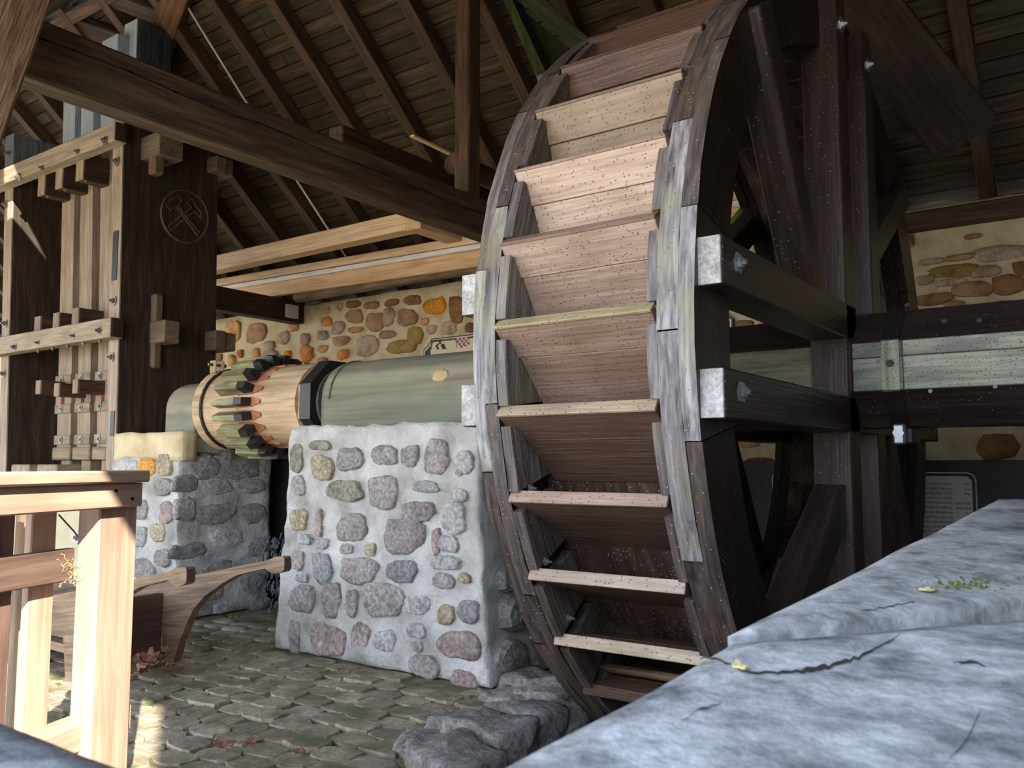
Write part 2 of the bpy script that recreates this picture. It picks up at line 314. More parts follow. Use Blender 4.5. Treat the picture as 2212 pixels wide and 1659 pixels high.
# ---------------------------------------------------------------- setting: floor, ground, walls, roof
floor = link('floor', bpy.data.meshes.new('floor'), M_DIRT)
floor.data.from_pydata([(-17.5, -.2, GZ-.012), (-2.36, -.2, GZ-.012), (-2.30, 2.6, GZ-.012), (-2.30, 7.2, GZ-.012), (-17.5, 7.2, GZ-.012)], [], [[0, 1, 2, 3, 4]]); tag(floor, 'cobbled floor of worn grey stones with mossy joints', kind='structure')
g = link('ground', bpy.data.meshes.new('ground'), M_GRAVEL); g.data.from_pydata([(-45, -45, GZ-.03), (45, -45, GZ-.03), (45, -.15, GZ-.03), (-45, -.15, GZ-.03)], [], [[0, 1, 2, 3]]); tag(g, 'pale gravel yard outside the shed', kind='structure')
g2 = link('ground', bpy.data.meshes.new('ground'), M_GRAVEL); g2.data.from_pydata([(-45, -.15, GZ-.03), (-17.5, -.15, GZ-.03), (-17.5, 30, GZ-.03), (-45, 30, GZ-.03)], [], [[0, 1, 2, 3]]); tag(g2, 'gravel beside the open left end of the shed', kind='structure')
rndc = random.Random(3)
cob = []
y = .9
row = 0
while y < 4.3:
    dx = .205; x = -9.2+(row % 2)*.1
    while x < -2.42:
        yy = y+.05*math.sin(x*1.3)+rndc.uniform(-.014, .014); xx = x+rndc.uniform(-.014, .014)
        skip = (-4.72 < xx < -2.8 and yy > 3.68) or (-7.2 < xx < -5.85 and yy > 3.85) or xx < -6.9 and yy > 3.8 or (xx > -2.62 and yy > 2.7)
        px_vis = xx > -8.2
        if not skip and px_vis: cob.append((xx, yy))
        x += dx
    y += .152; row += 1
cob.sort(key=lambda p: (p[0]+2.2)**2+(p[1]-2.2)**2)
meshes = [stone_mesh(blob_poly(.212, .158, rndc, 12, .07, 9.0), .012, rndc, .03, .93, .06) for _ in range(24)]
far_v, far_f = [], []
for i, (x, y) in enumerate(cob):
    me = meshes[rndc.randrange(24)]; tone = rndc.uniform(.8, 1.12); rz = rndc.uniform(-.12, .12)+(.0 if rndc.random() < .5 else math.pi)
    M = Matrix.Translation((x, y, GZ-.012+rndc.uniform(-.006, .008))) @ Matrix.Rotation(rz, 4, 'Z') @ Matrix.Rotation(rndc.uniform(-.05, .05), 4, 'X')
    if i < 290:
        o = link('cobblestone', me, M_COBBLE, floor, (tone*1.05, tone*rndc.uniform(.96, 1.0), tone*rndc.uniform(.86, .93), 1), False); o.matrix_basis = M
    else:
        b0 = len(far_v); far_v += [tuple(M @ v.co) for v in me.vertices]; far_f += [[b0+k for k in p.vertices] for p in me.polygons]
me = bpy.data.meshes.new('cobblestones'); me.from_pydata(far_v, [], far_f); o = link('cobblestones', me, M_COBBLE, floor, None, True); tag(o, kind='stuff')
# rough kerb stones along the wheel pit
for k, (px, py, wd, ht, hh) in enumerate(((1165, 1478, .40, .26, .05), (1095, 1512, .34, .2, .05), (1180, 1520, .3, .24, .11), (1130, 1560, .36, .24, .09), (1060, 1600, .36, .28, .10), (985, 1648, .42, .26, .07), (1000, 1560, .3, .2, .04), (1215, 1545, .2, .2, .07), (930, 1600, .3, .2, .03))):
    P = un(px, py, 'z', GZ+.02); t = random.uniform(.85, 1.1); bmk = bmesh.new(); bmesh.ops.create_icosphere(bmk, subdivisions=4, radius=1)
    for v in bmk.verts:
        c = v.co; m_ = max(abs(c.x), abs(c.y), abs(c.z)); q = c.lerp(c/m_, .86); q = Vector((q.x*wd*.5, q.y*ht*.55, q.z*(hh+.12)*.5)); v.co = q+noise.noise_vector(q*5+Vector((k*9.1, 0, 0)))*.045+noise.noise_vector(q*26)*.012
    me = bpy.data.meshes.new('kerb_stone'); bmk.to_mesh(me); bmk.free(); o = link('kerb_stone', me, M_STONE, floor, (t*.40, t*.38, t*.35, 1), True); o.matrix_basis = Matrix.Translation(P+V(0, 0, hh*.5-.07)) @ Matrix.Rotation(random.uniform(-.5, .5), 4, 'Z')
# pit
pit = link('wall_pit', bpy.data.meshes.new('wall_pit'), M_STONE, None, L(120, 122, 118)); pit.data.from_pydata([(-2.34, -.15, GZ), (-2.34, 7, GZ), (-2.3, 7, -2.6), (-2.3, -.15, -2.6), (.6, -.15, -2.6), (.6, 7, -2.6), (.6, 7, GZ), (.6, -.15, GZ)], [], [[0, 1, 2, 3], [3, 2, 5, 4], [4, 5, 6, 7], [0, 3, 4, 7]]); tag(pit, 'stone lined pit under the water wheel', kind='structure')

WALLY = 7.0
wall = empty('wall_back', (0, 0, 0), 'rubble stone back wall with pale mortar', kind='structure')
core = rough_box('mortar', -17, 1.6, WALLY, WALLY+.45, -2.6, 1.92, M_MORTW, wall, .16, .012)
EU, EV = V(1, 0, 0), V(0, 0, 1)
WC = dict(tan=L(188, 146, 96), ochre=L(206, 140, 40), brown=L(150, 120, 88), orange=L(190, 126, 66), grey=L(164, 146, 124), pink=L(166, 132, 112), olive=L(146, 122, 70), dark=L(130, 96, 60))
W1 = [(60, 720, 110, 140, 'tan'), (195, 720, 140, 110, 'brown'), (600, 590, 60, 35, 'pink'), (680, 570, 34, 42, 'tan'), (757, 555, 90, 45, 'dark'), (865, 560, 90, 45, 'brown'), (980, 545, 90, 40, 'dark'), (1100, 530, 105, 55, 'dark'), (1230, 565, 130, 95, 'ochre'), (1355, 585, 90, 150, 'dark'), (605, 655, 70, 55, 'orange'), (765, 625, 110, 75, 'brown'), (885, 658, 110, 110, 'brown'), (963, 625, 65, 110, 'grey'), (1070, 630, 120, 95, 'brown'), (1170, 655, 50, 44, 'tan'), (1310, 690, 95, 75, 'grey'), (670, 690, 85, 70, 'grey'), (770, 702, 90, 35, 'tan'), (955, 730, 110, 42, 'pink'), (1115, 735, 100, 95, 'olive'), (685, 765, 100, 58, 'pink'), (840, 795, 150, 110, 'grey'), (1035, 800, 170, 80, 'olive'), (700, 845, 75, 60, 'orange'), (485, 840, 100, 95, 'orange'), (380, 850, 50, 55, 'ochre'), (270, 795, 90, 55, 'grey'), (350, 750, 90, 70, 'grey'), (480, 755, 64, 64, 'pink'), (580, 735, 70, 50, 'grey'), (580, 812, 70, 40, 'tan'), (275, 850, 100, 70, 'grey'), (195, 845, 60, 70, 'tan'), (105, 840, 40, 48, 'orange'), (30, 810, 34, 38, 'grey'), (55, 882, 60, 64, 'tan'), (580, 888, 70, 50, 'brown'), (490, 915, 50, 40, 'dark'), (325, 902, 60, 60, 'orange'), (1210, 700, 60, 50, 'grey'), (410, 690, 80, 40, 'tan'), (1430, 690, 50, 60, 'dark')]
placed = []
def wstone(px, py, wp, hp, c, rs):
    P = un(px, py, 'y', WALLY-.008); dep = P.dot(FW); sx = math.cos(YAW); wd = 1.12*wp*dep/FPX/ .84; ht = 1.1*hp*dep/FPX
    cc = WC[c]; t = random.uniform(.9, 1.15)
    stone(P, EU, EV, wd, ht, M_STONEW, wall, (cc[0]*t*1.6, cc[1]*t*1.6, cc[2]*t*1.6, 1), random.uniform(.012, .03), random.Random(rs), 'stone', 13, .2); placed.append((P.x, P.z, wd, ht))
for i, (x, y, a, b, c) in enumerate(W1): wstone(480+x/2.676, 450+y/2.676, a/2.676, b/2.676, c, 200+i)
for i, (x, y, a, b, c) in enumerate([(1885, 240, 250, 85, 'grey'), (1615, 345, 210, 75, 'olive'), (1800, 350, 130, 65, 'grey'), (1640, 265, 130, 40, 'brown'), (1470, 290, 110, 40, 'grey'), (1585, 415, 140, 44, 'grey'), (1715, 455, 170, 95, 'brown'), (1930, 430, 140, 115, 'dark'), (1430, 400, 80, 60, 'grey'), (1480, 515, 170, 70, 'brown'), (1900, 538, 100, 30, 'grey'), (1720, 140, 80, 30, 'brown'), (1610, 545, 100, 40, 'brown'), (2000, 330, 60, 80, 'dark'), (350, 680, 90, 80, 'brown'), (470, 690, 100, 60, 'orange')]): wstone(1480+x/2.765, 460+y/2.765, a/2.765, b/2.765, c, 300+i)
rw = random.Random(9); tries = 0; cnt = 0
while tries < 9000 and cnt < 215:
    tries += 1; x = rw.uniform(-13, 1.2); z = rw.uniform(-1.1, 1.75); q_ = max(.3, 1-tries/6000); wd = rw.uniform(.10, .34)*q_+.03; ht = rw.uniform(.08, .22)*q_+.02
    if any(abs(x-a) < (wd+c)/2+.015 and abs(z-b) < (ht+d)/2+.015 for a, b, c, d in placed): continue
    if -6.1 < x < -2.5 and .45 < z < 1.36: continue
    cc = WC[rw.choice(['tan', 'brown', 'grey', 'pink', 'olive', 'dark', 'grey', 'brown'])]; t = rw.uniform(1.3, 1.7)
    stone(V(x, WALLY-.008, z), EU, EV, wd, ht, M_STONEW, wall, (cc[0]*t, cc[1]*t, cc[2]*t, 1), .02, rw); placed.append((x, z, wd, ht)); cnt += 1

# back slope of the roof: boards and rafters
RY0, RZ0, RS = 6.9, 2.5, .87
def rz(y): return RZ0+(RY0-y)*RS
RN = V(0, -RS, -1).normalized(); RD = V(0, -1, RS).normalized()       # underside normal, up-slope
ceil = empty('ceiling', (0, 0, 0), 'board and rafter underside of the back roof slope', kind='structure')
rb = random.Random(5)
P0 = V(0, 7.75, rz(7.75)); k = 0; RIDGEY = 4.28
n_rows = int((7.75-RIDGEY)*math.hypot(1, RS)/.14)
for k in range(n_rows):
    c = P0+RD*(.14*(k+.5)); cuts = [-17, rb.uniform(-13, -12), rb.uniform(-10.5, -8.5), rb.uniform(-6.6, -4.6), rb.uniform(-3, -1), 2.2]
    for a, b in zip(cuts[:-1], cuts[1:]):
        t = rb.uniform(.72, 1.2); q = rb.random()
        cc = (t, t*(1.02 if q < .3 else .98), t*(.95 if q < .7 else .82), 1)
        boxo('roof_board', frame(V((a+b)/2, c.y, c.z)-RN*(.012+rb.uniform(0, .005)), V(1, 0, 0), -RN), b-a-.006, .130, .024, W_ROOF, ceil, .003, cc)
for k in range(-18, 10):
    x = -4.79+.667*k
    if x > 2: continue
    a = V(x, 7.75, rz(7.75)); b = V(x, RIDGEY, rz(RIDGEY)); t = rb.uniform(.85, 1.1)
    boxo('rafter', frame((a+b)/2+RN*.075, b-a, RN), (b-a).length, .115, .15, W_RAFT, ceil, .006, (t, t, t, 1))
# roof covering above (slates) and front slope, out of the frame but part of the shed
cov = aabb('ceiling_covering', -17.1, 2.3, 0, 1, 0, .04, M_BLACK); cov.matrix_basis = frame(V(-7.4, (7.9+RIDGEY)/2, rz((7.9+RIDGEY)/2))-RN*.06, V(1, 0, 0), -RN)@Matrix.Diagonal((1, (7.9-RIDGEY)*math.hypot(1, RS), 1, 1)); tag(cov, 'dark roof covering over the back slope boards', kind='structure')
ff = link('ceiling_front', bpy.data.meshes.new('ceiling_front'), W_ROOF)
EY, EZ = -.42, 2.23
def fz(y): return EZ+(y-EY)*(rz(RIDGEY)-EZ)/(RIDGEY-EY)
from mathutils.geometry import tessellate_polygon
def to_front(p): 
    k_ = (rz(RIDGEY)-EZ)/(RIDGEY-EY); t = (fz(p.y)-p.z)/(SUN.z-SUN.y*k_); return p+SUN*t
outer = [V(-17, EY, 0), V(2.2, EY, 0), V(2.2, RIDGEY, 0), V(-17, RIDGEY, 0)]
gap = [to_front(un(16, 400, 'y', 4.0)), to_front(un(36, 400, 'y', 4.0)), to_front(V(-8.98, 4.02, 2.62)), to_front(V(-8.95, 4.34, 2.06)), to_front(V(-8.98, 4.02, 2.42)), to_front(un(16, 490, 'y', 4.0))]  # added roof opening, shaped along the sun for a lit patch on the cheek
gap = [V(p.x, p.y, 0) for p in gap]
tri = tessellate_polygon([outer, gap]); vv = outer+gap; n0 = len(vv)
fv = [(p.x, p.y, fz(p.y)+dz) for dz in (0, .05) for p in vv]
fq = [list(t) for t in tri]+[[a+n0 for a in t][::-1] for t in tri]+[[a, (a+1) % 4, n0+(a+1) % 4, n0+a] for a in range(4)]
ff.data.from_pydata(fv, [], fq); tag(ff, 'front roof slope down to the eave', kind='structure')
wr = aabb('wall_right', 1.75, 1.95, -1.22, 7.4, -2.6, 4.6, W_STAMPD, None, 'y'); wr2 = aabb('low_sun_block', 1.76, 1.94, -1.6, -1.22, -2.6, 1.95, W_STAMPD, wr, 'y'); tag(wr, 'dark wall out of view at the right, added to block the sun', kind='structure')  # unseen wall and its low wing, added and shaped to block the sun

# plates, purlin and launder along the back wall
def beam_obj(name, label, cat, M, l, a, b, mat, color=None, ch=.008, group=None):
    o = boxo(name, M, l, a, b, mat, None, ch, color); return tag(o, label, cat, group)
PY = 6.0
A, B = un(300, 600, 'y', PY), un(857, 463, 'y', PY)
zt, zb = un(850, 463, 'y', PY).z, un(880, 500, 'y', PY).z+.02
pur = aabb('purlin', -11.5, -5.57, PY, PY+.17, zb, zt, W_ORANGE, None, 'x', .008); tag(pur, 'sunlit orange timber purlin running left below the rafters', 'beam')
tie = aabb('tie_piece', -5.57, -5.38, PY, 6.7, zb-.01, zb+.15, W_ORANGE, None, 'y', .008, (.85, .8, .75, 1)); tag(tie, 'short timber from the corner of the orange purlin back to the wall', 'beam')
LA = lambda py0, py1, x: (un(x, py0, 'y', 6.72).z, un(x, py1, 'y', 6.72).z)
lx0, lx1 = -11.5, -2.2
def wplank(name, pyl0, pyl1, pyr0, pyr1, y0, th_, mat, label, cat, color=None):
    a0, a1 = un(480, pyl0, 'y', y0), un(480, pyl1, 'y', y0); b0, b1 = un(1035, pyr0, 'y', y0), un(1035, pyr1, 'y', y0)
    mz0 = (a0.z+a1.z)/2; mz1 = (b0.z+b1.z)/2; s = (mz1-mz0)/(b0.x-a0.x); xa, xb = lx0, lx1
    za, zb_ = mz0+(xa-a0.x)*s, mz0+(xb-a0.x)*s; h = ((a0.z-a1.z)+(b0.z-b1.z))/2
    return tag(board(name, V(xa, y0+th_/2, za), V(xb, y0+th_/2, zb_), th_, h, V(0, 0, 1), mat, None, .006, color), label, cat)
wplank('launder_rail', 600, 617, 505, 523, 6.62, .05, W_ORANGE, 'narrow orange rail just above the pale strip on the wall top', 'beam')
wplank('launder_strip', 618, 627, 525, 537, 6.56, .05, W_PALE, 'pale whitish strip along the wooden launder', 'beam')
wplank('launder_plank', 627, 655, 537, 575, 6.6, .06, W_ORANGE, 'broad orange launder plank under the pale strip', 'beam', (.9, .82, .72, 1))
tube('launder_pipe', [V(-8.0, 6.75, 1.98), V(-2.2, 6.75, 1.98)], .075, W_BARROW, None, 12); tag(bpy.data.objects['launder_pipe'], 'round grey pole lying below the launder on the wall', 'pole')
pl = aabb('wall_plate', -1.75, 1.6, 6.86, 7.3, 1.74, 1.87, W_RAFT, None, 'x', .01); tag(pl, 'brown wall plate on top of the back wall at the right', 'beam')
# beam from the stamp mill back to the wall, with a small box on its end
bm = aabb('wall_beam', -8.34, -8.17, 4.9, 7.02, 1.70, 1.965, W_STAMPD, None, 'y', .008); tag(bm, 'black beam running from behind the stamp mill to the back wall', 'beam')
jb = aabb('junction_box', -8.168, -8.12, 6.70, 6.88, 1.74, 1.90, M_CONDUIT, None, 'y', .008); tag(jb, 'small white junction box on the end of the black beam', 'box')
# conduit rod on the rafter
def roofp(px, py, off=0.0):
    r = ray(px, py); t = (RZ0+RY0*RS)/(r.z+r.y*RS); return r*t+RN*off
cp = [roofp(384, -20)*.99, roofp(521, 203)*.985, roofp(752, 562)*.985]
tag(tube('conduit', [p for p in cp], .012, M_CONDUIT, None, 6), 'thin white conduit pipe running up a rafter', 'pipe')

# main timbers
TX0, TX1, TZ0, TZ1 = -4.16, -4.0, 1.755, 2.05
tb = aabb('tie_beam', TX0, TX1, 1.35, 7.0, TZ0, TZ1, W_DARK, None, 'y', .012, (1.3, 1.36, 1.3, 1)); tag(tb, 'long dark tie beam crossing above the stamp mill towards the wheel', 'beam')
cr_ = random.Random(4); cy = 1.5; cz = 1.965; zz = []
while cy < 5.6:
    zz.append((cy, cz)); cy += cr_.uniform(.12, .3); cz = 1.965-.012*(cy-1.5)+cr_.uniform(-.01, .01)
for (ya, za), (yb, zb_) in zip(zz[:-1], zz[1:]): board('crack', V(TX1, ya-.01, za), V(TX1, yb+.01, zb_), .004, cr_.uniform(.006, .016), V(0, 0, 1), M_BLACK, tb, .001)
kp = aabb('king_post', -4.145, -4.0, 5.0, 5.15, TZ1, rz(5.05)-.24, W_DARK, None, 'z', .012, (1.25, 1.2, 1.1, 1)); tag(kp, 'upright post standing on the tie beam left of the wheel', 'post')
A, B = un(-66, 268, 'x', -3.72), un(38, -17, 'x', -3.72); d = (B-A).normalized()
A2 = A-d*((A.z-GZ-.05)/d.z); B2 = B+d*.62
br = board('front_brace', A2+V(0, -.02, 0), B2+V(0, -.02, 0), .2, .24, V(0, -1, .3), W_BARK, None, .012, (1, .95, .9, 1)); tag(br, 'near brown slanting brace in the upper left corner', 'beam')
# second low timber beside the tie beam and a round log end by the post
A, B = un(740, 272, 'x', -4.6), un(985, 372, 'x', -4.6)
ub = aabb('upper_beam', -4.75, -4.6, A.y, 6.2, B.z-.19, B.z, W_DARK, None, 'y', .01, (.8, .75, .7, 1)); tag(ub, 'short dark timber with a cut end just above the tie beam', 'beam')
P = un(965, 362, 'y', 5.1); tag(tube('round_log', [P+V(.1, -.05, 0), P+V(.1, .9, .02)], .085, W_RAFT, None, 14, color=(1.3, 1.2, 1.1, 1)), 'round log end beside the upright post', 'log')
A, B = un(890, 293, 'x', -5.0), un(978, 335, 'x', -5.0); tag(board('roof_lath', A, B, .05, .02, V(0, 0, 1), W_ORANGE, None, .003), 'thin pale lath leaning above the tie beam', 'lath')
# struts of the roof at the upper left
def px_beam(name, q0, q1, ax, v, wd, th_, mat, label, cat='beam', color=None):
    A, B = un(*q0, ax, v), un(*q1, ax, v); ez = {'x': V(1, 0, 0), 'y': V(0, 1, 0)}[ax]
    return tag(board(name, A, B, wd, th_, ez, mat, None, .01, color), label, cat)
def roof_beam(name, q0, q1, k0, k1, wd, th_, mat, label, color):
    A, B = roofp(*q0)*k0, roofp(*q1)*k1; return tag(board(name, A, B, wd, th_, RN, mat, None, .01, color), label, 'beam')
roof_beam('roof_strut', (332, 140), (392, -30), .985, .985, .24, .14, W_RAFT, 'light brown strut rising behind the stamp mill at the upper left', (1.9, 1.6, 1.4, 1))
roof_beam('roof_tie', (205, -20), (372, 42), .99, .99, .17, .12, W_DARK, 'dark upper tie timber in the roof at the upper left', (.7, .7, .7, 1))
roof_beam('collar_beam', (122, 55), (262, -22), .985, .985, .13, .1, W_DARK, 'dark collar timber crossing the roof at the upper left', (1.2, 1.1, 1.0, 1))
roof_beam('lower_collar', (135, 42), (345, 112), .992, .992, .2, .12, W_DARK, 'black timber low behind the tie beam at the upper left', (.5, .5, .5, 1))
# mossy braces behind the top of the wheel
def px_prism(name, pts, ax, v, vec, mat, label, cat='beam', ex=None, color=None):
    P = [un(a, b, ax, v) for a, b in pts]; return tag(prism(name, P, vec, mat, None, ex or (P[1]-P[0]), color), label, cat)
px_prism('mossy_brace', [(1083, -10), (1102, -10), (1236, 280), (1222, 314)], 'y', 4.9, (0, .16, 0), W_MOSSY, 'green mossy brace dropping behind the left rim of the wheel', ex=V(.2, 0, -1), color=(1.3, 1.3, 1, 1))
px_prism('mossy_brace', [(1112, -10), (1165, -10), (1372, 168), (1342, 198)], 'y', 4.9, (0, .16, 0), W_MOSSY, 'green mossy brace slanting right behind the top of the wheel', ex=V(1, 0, -1), color=(1.2, 1.2, 1, 1))
px_prism('mossy_board', [(1114, 10), (1228, 104), (1165, 172)], 'y', 5.06, (0, .03, 0), W_MOSSY, 'triangular green board between the two mossy braces', 'board', V(.2, 0, -1), (.8, .85, .8, 1))
px_prism('mossy_post', [(1600, 446), (1646, 462), (1560, 545), (1540, 520)], 'y', 5.6, (0, .14, 0), W_MOSSY, 'bright green mossy timber end seen through the wheel', ex=V(-.6, 0, -.7), color=(2.6, 2.8, 1.6, 1))
px_prism('stay_rod', [(1036, 425), (1056, 414), (1056, 452), (1036, 462)], 'y', 6.4, (0, .1, 0), W_ORANGE, 'orange timber end peeping out left of the wheel rim', ex=V(1, 0, 0))
# right: big dark brace, purlin board
px_beam('dark_brace', (1835, -20), (2085, 300), 'y', 5.6, .39, .16, W_DARK, 'wide black brace descending at the upper right', 'beam', (.45, .43, .42, 1))
px_prism('purlin_board', [(1850, 70), (2120, 200), (2066, 262), (1850, 310)], 'y', 5.85, (0, .05, 0), W_ROOF, 'brown board panel behind the black brace at the upper right', 'board', V(1, 0, 0), (.75, .75, .75, 1))

# ---------------------------------------------------------------- water wheel
YC, ZC, R = 4.265, .432, 1.8
wheel = empty('water_wheel', (-1.515, YC, ZC), 'big brown wooden bucket wheel with its long octagonal shaft', 'water wheel')
def cyl(x, r, a): return V(x, YC-r*math.cos(a), ZC+r*math.sin(a))
rad = math.radians
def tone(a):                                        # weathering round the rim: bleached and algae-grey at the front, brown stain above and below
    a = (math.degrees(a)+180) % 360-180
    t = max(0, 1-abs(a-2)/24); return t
def felloe(x0, x1, a0, a1, r0, r1, mat, color, n=5, parent=wheel, name='felloe', rnd=random):
    pts = []; f = []
    for i in range(n+1):
        a = a0+(a1-a0)*i/n; j = rnd.uniform(-.004, .004)
        pts += [cyl(x0, r0, a), cyl(x1, r0, a), cyl(x1, r1+j, a), cyl(x0, r1+j, a)]
    for i in range(n):
        for k in range(4): f.append([i*4+k, i*4+(k+1) % 4, (i+1)*4+(k+1) % 4, (i+1)*4+k][::-1])
    f.append([3, 2, 1, 0][::-1]); f.append([n*4+k for k in range(4)][::-1])
    am = (a0+a1)/2; M = frame(cyl((x0+x1)/2, (r0+r1)/2, am), V(0, math.sin(am), math.cos(am)), V(1, 0, 0))
    o = mesh_in(name, pts, f, M, mat, parent, color)
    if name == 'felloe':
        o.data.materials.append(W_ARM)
        for i, p in enumerate(o.data.polygons): p.material_index = 0 if (i < n*4 and i % 4 == 2) else 1  # dark wood on the side faces puts their shade into the colour
    return o
rf = random.Random(11)
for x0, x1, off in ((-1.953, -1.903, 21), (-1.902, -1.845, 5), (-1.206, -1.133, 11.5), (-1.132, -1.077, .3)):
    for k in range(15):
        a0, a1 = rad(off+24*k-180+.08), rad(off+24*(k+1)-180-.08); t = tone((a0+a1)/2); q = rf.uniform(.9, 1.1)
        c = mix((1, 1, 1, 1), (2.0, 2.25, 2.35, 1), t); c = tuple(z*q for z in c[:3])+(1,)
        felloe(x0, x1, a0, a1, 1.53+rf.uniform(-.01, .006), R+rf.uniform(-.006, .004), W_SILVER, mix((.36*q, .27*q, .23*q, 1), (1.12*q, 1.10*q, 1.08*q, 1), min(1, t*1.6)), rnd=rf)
TH0 = 1.7
PC = {2: (1.05, 1.0, .95), 1: (.84, .78, .74), 0: (.58, .51, .47), 3: (.58, .53, .40), 4: (.22, .155, .125), 5: (.2, .14, .115), 6: (.2, .14, .115), -1: (.27, .215, .19), -2: (.25, .2, .175), -3: (.22, .18, .155)}  # wood tones per paddle, with the light gradient down the wheel painted in
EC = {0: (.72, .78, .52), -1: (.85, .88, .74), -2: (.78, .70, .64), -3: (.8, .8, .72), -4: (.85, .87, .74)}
M_none = None
for k in range(-18, 18):
    a = rad(TH0+10*k); S0 = V(0, -R*math.cos(a)*1.006, R*math.sin(a)*1.006); ai = a-rad(10.6); S1 = V(0, -1.555*math.cos(ai), 1.555*math.sin(ai))
    d = (S1-S0).normalized(); nrm = V(0, -d.z, d.y)
    if nrm.dot(V(0, -math.cos(a), math.sin(a))) < 0: nrm = -nrm
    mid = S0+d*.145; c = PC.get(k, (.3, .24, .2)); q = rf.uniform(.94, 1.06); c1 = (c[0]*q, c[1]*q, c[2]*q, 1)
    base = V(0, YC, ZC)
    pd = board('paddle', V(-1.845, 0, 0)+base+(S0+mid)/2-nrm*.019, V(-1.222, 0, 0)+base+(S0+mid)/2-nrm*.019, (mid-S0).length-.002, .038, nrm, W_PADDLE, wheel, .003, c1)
    # its outer edge strip, paler than the face on the front paddles
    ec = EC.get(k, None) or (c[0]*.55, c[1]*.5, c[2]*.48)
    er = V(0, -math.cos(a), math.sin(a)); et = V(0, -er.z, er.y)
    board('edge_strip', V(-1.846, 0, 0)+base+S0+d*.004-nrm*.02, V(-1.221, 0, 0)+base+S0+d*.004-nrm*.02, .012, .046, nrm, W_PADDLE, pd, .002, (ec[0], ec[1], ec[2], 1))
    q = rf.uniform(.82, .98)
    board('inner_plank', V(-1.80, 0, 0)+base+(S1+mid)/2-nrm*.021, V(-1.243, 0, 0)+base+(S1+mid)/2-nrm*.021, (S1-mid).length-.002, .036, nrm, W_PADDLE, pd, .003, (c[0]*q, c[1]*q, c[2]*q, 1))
    # cheek cleats between the buckets and the sole
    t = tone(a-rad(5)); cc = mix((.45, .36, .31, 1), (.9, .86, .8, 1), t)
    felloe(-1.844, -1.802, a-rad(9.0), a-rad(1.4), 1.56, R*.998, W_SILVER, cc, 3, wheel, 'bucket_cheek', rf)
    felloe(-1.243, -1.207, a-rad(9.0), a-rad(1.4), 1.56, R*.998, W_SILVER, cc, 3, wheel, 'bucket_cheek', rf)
    felloe(-1.844, -1.207, a-rad(9.9), a-rad(.1), 1.528, 1.55, W_WHEEL, (.7, .7, .7, 1), 2, wheel, 'sole_board', rf)
for (px, py) in ((1145, 1055), (1178, 1213), (1228, 1335)):
    bolt(un(px, py, 'x', -1.801), (1, 0, 0), M_ZINC, wheel, .011, .05, True)
def ucyl(px, py, r):
    d = ray(px, py); a = d.y**2+d.z**2; b = -2*(d.y*YC+d.z*ZC); c = YC**2+ZC**2-r*r; return d*((-b-math.sqrt(b*b-4*a*c))/(2*a))
A, B = ucyl(1288, 1438, 1.66), ucyl(1440, 1462, 1.66); tube('tie_rod', [A, A+(B-A)*1.9], .018, W_WHEEL, wheel, 8, True, (1.8, 1.6, 1.4, 1))
# compass arms, braces
for xa, xb in ((-1.165, -1.0), (-2.03, -1.875)):
    col = (1, 1, 1, 1); fr = xa > -1.5
    def arm(p, q):
        o = board('arm', V((xa+xb)/2, YC+p[0], ZC+p[1]), V((xa+xb)/2, YC+q[0], ZC+q[1]), .158, xb-xa, V(1, 0, 0), W_ARM, wheel, .006, col); return o
    for z in (.198, -.218):
        o = arm((-1.757, z), (1.757, z))
        for s in (-1, 1):
            aabb('end_grain', xa+.003, xb-.003, YC+s*1.762-.006, YC+s*1.762+.006, ZC+z-.076, ZC+z+.076, W_ENDG, o, 'z', .002, (1, .98, .94, 1))
        for s in (-1, 1): bolt(V(xb, YC+s*1.63, ZC+z+.01), (1, 0, 0), M_ZINC, o, .024, .05)
    for y in (-.25, .25):
        col = (1.4, 1.25, 1.12, 1); o = arm((y, -1.757), (y, 1.757))
        for s in (-1, 1):
            bolt(V(xb, YC+y, ZC+s*1.6), (1, 0, 0), M_ZINC, o, .024, .05)
    for k in range(4):
        c, s_ = math.cos(k*math.pi/2), math.sin(k*math.pi/2)
        rot = lambda p: (p[0]*c-p[1]*s_, p[0]*s_+p[1]*c)
        p, q = rot((-.58, .27)), rot((-1.20, 1.29))
        x1 = xb-.03
        board('brace', V((xa+x1)/2, YC+p[0], ZC+p[1]), V((xa+x1)/2, YC+q[0], ZC+q[1]), .155, x1-xa, V(1, 0, 0), W_ARM, wheel, .006, (1.15, 1.1, 1.1, 1))
P = un(1640, 100, 'y', YC-1.17)
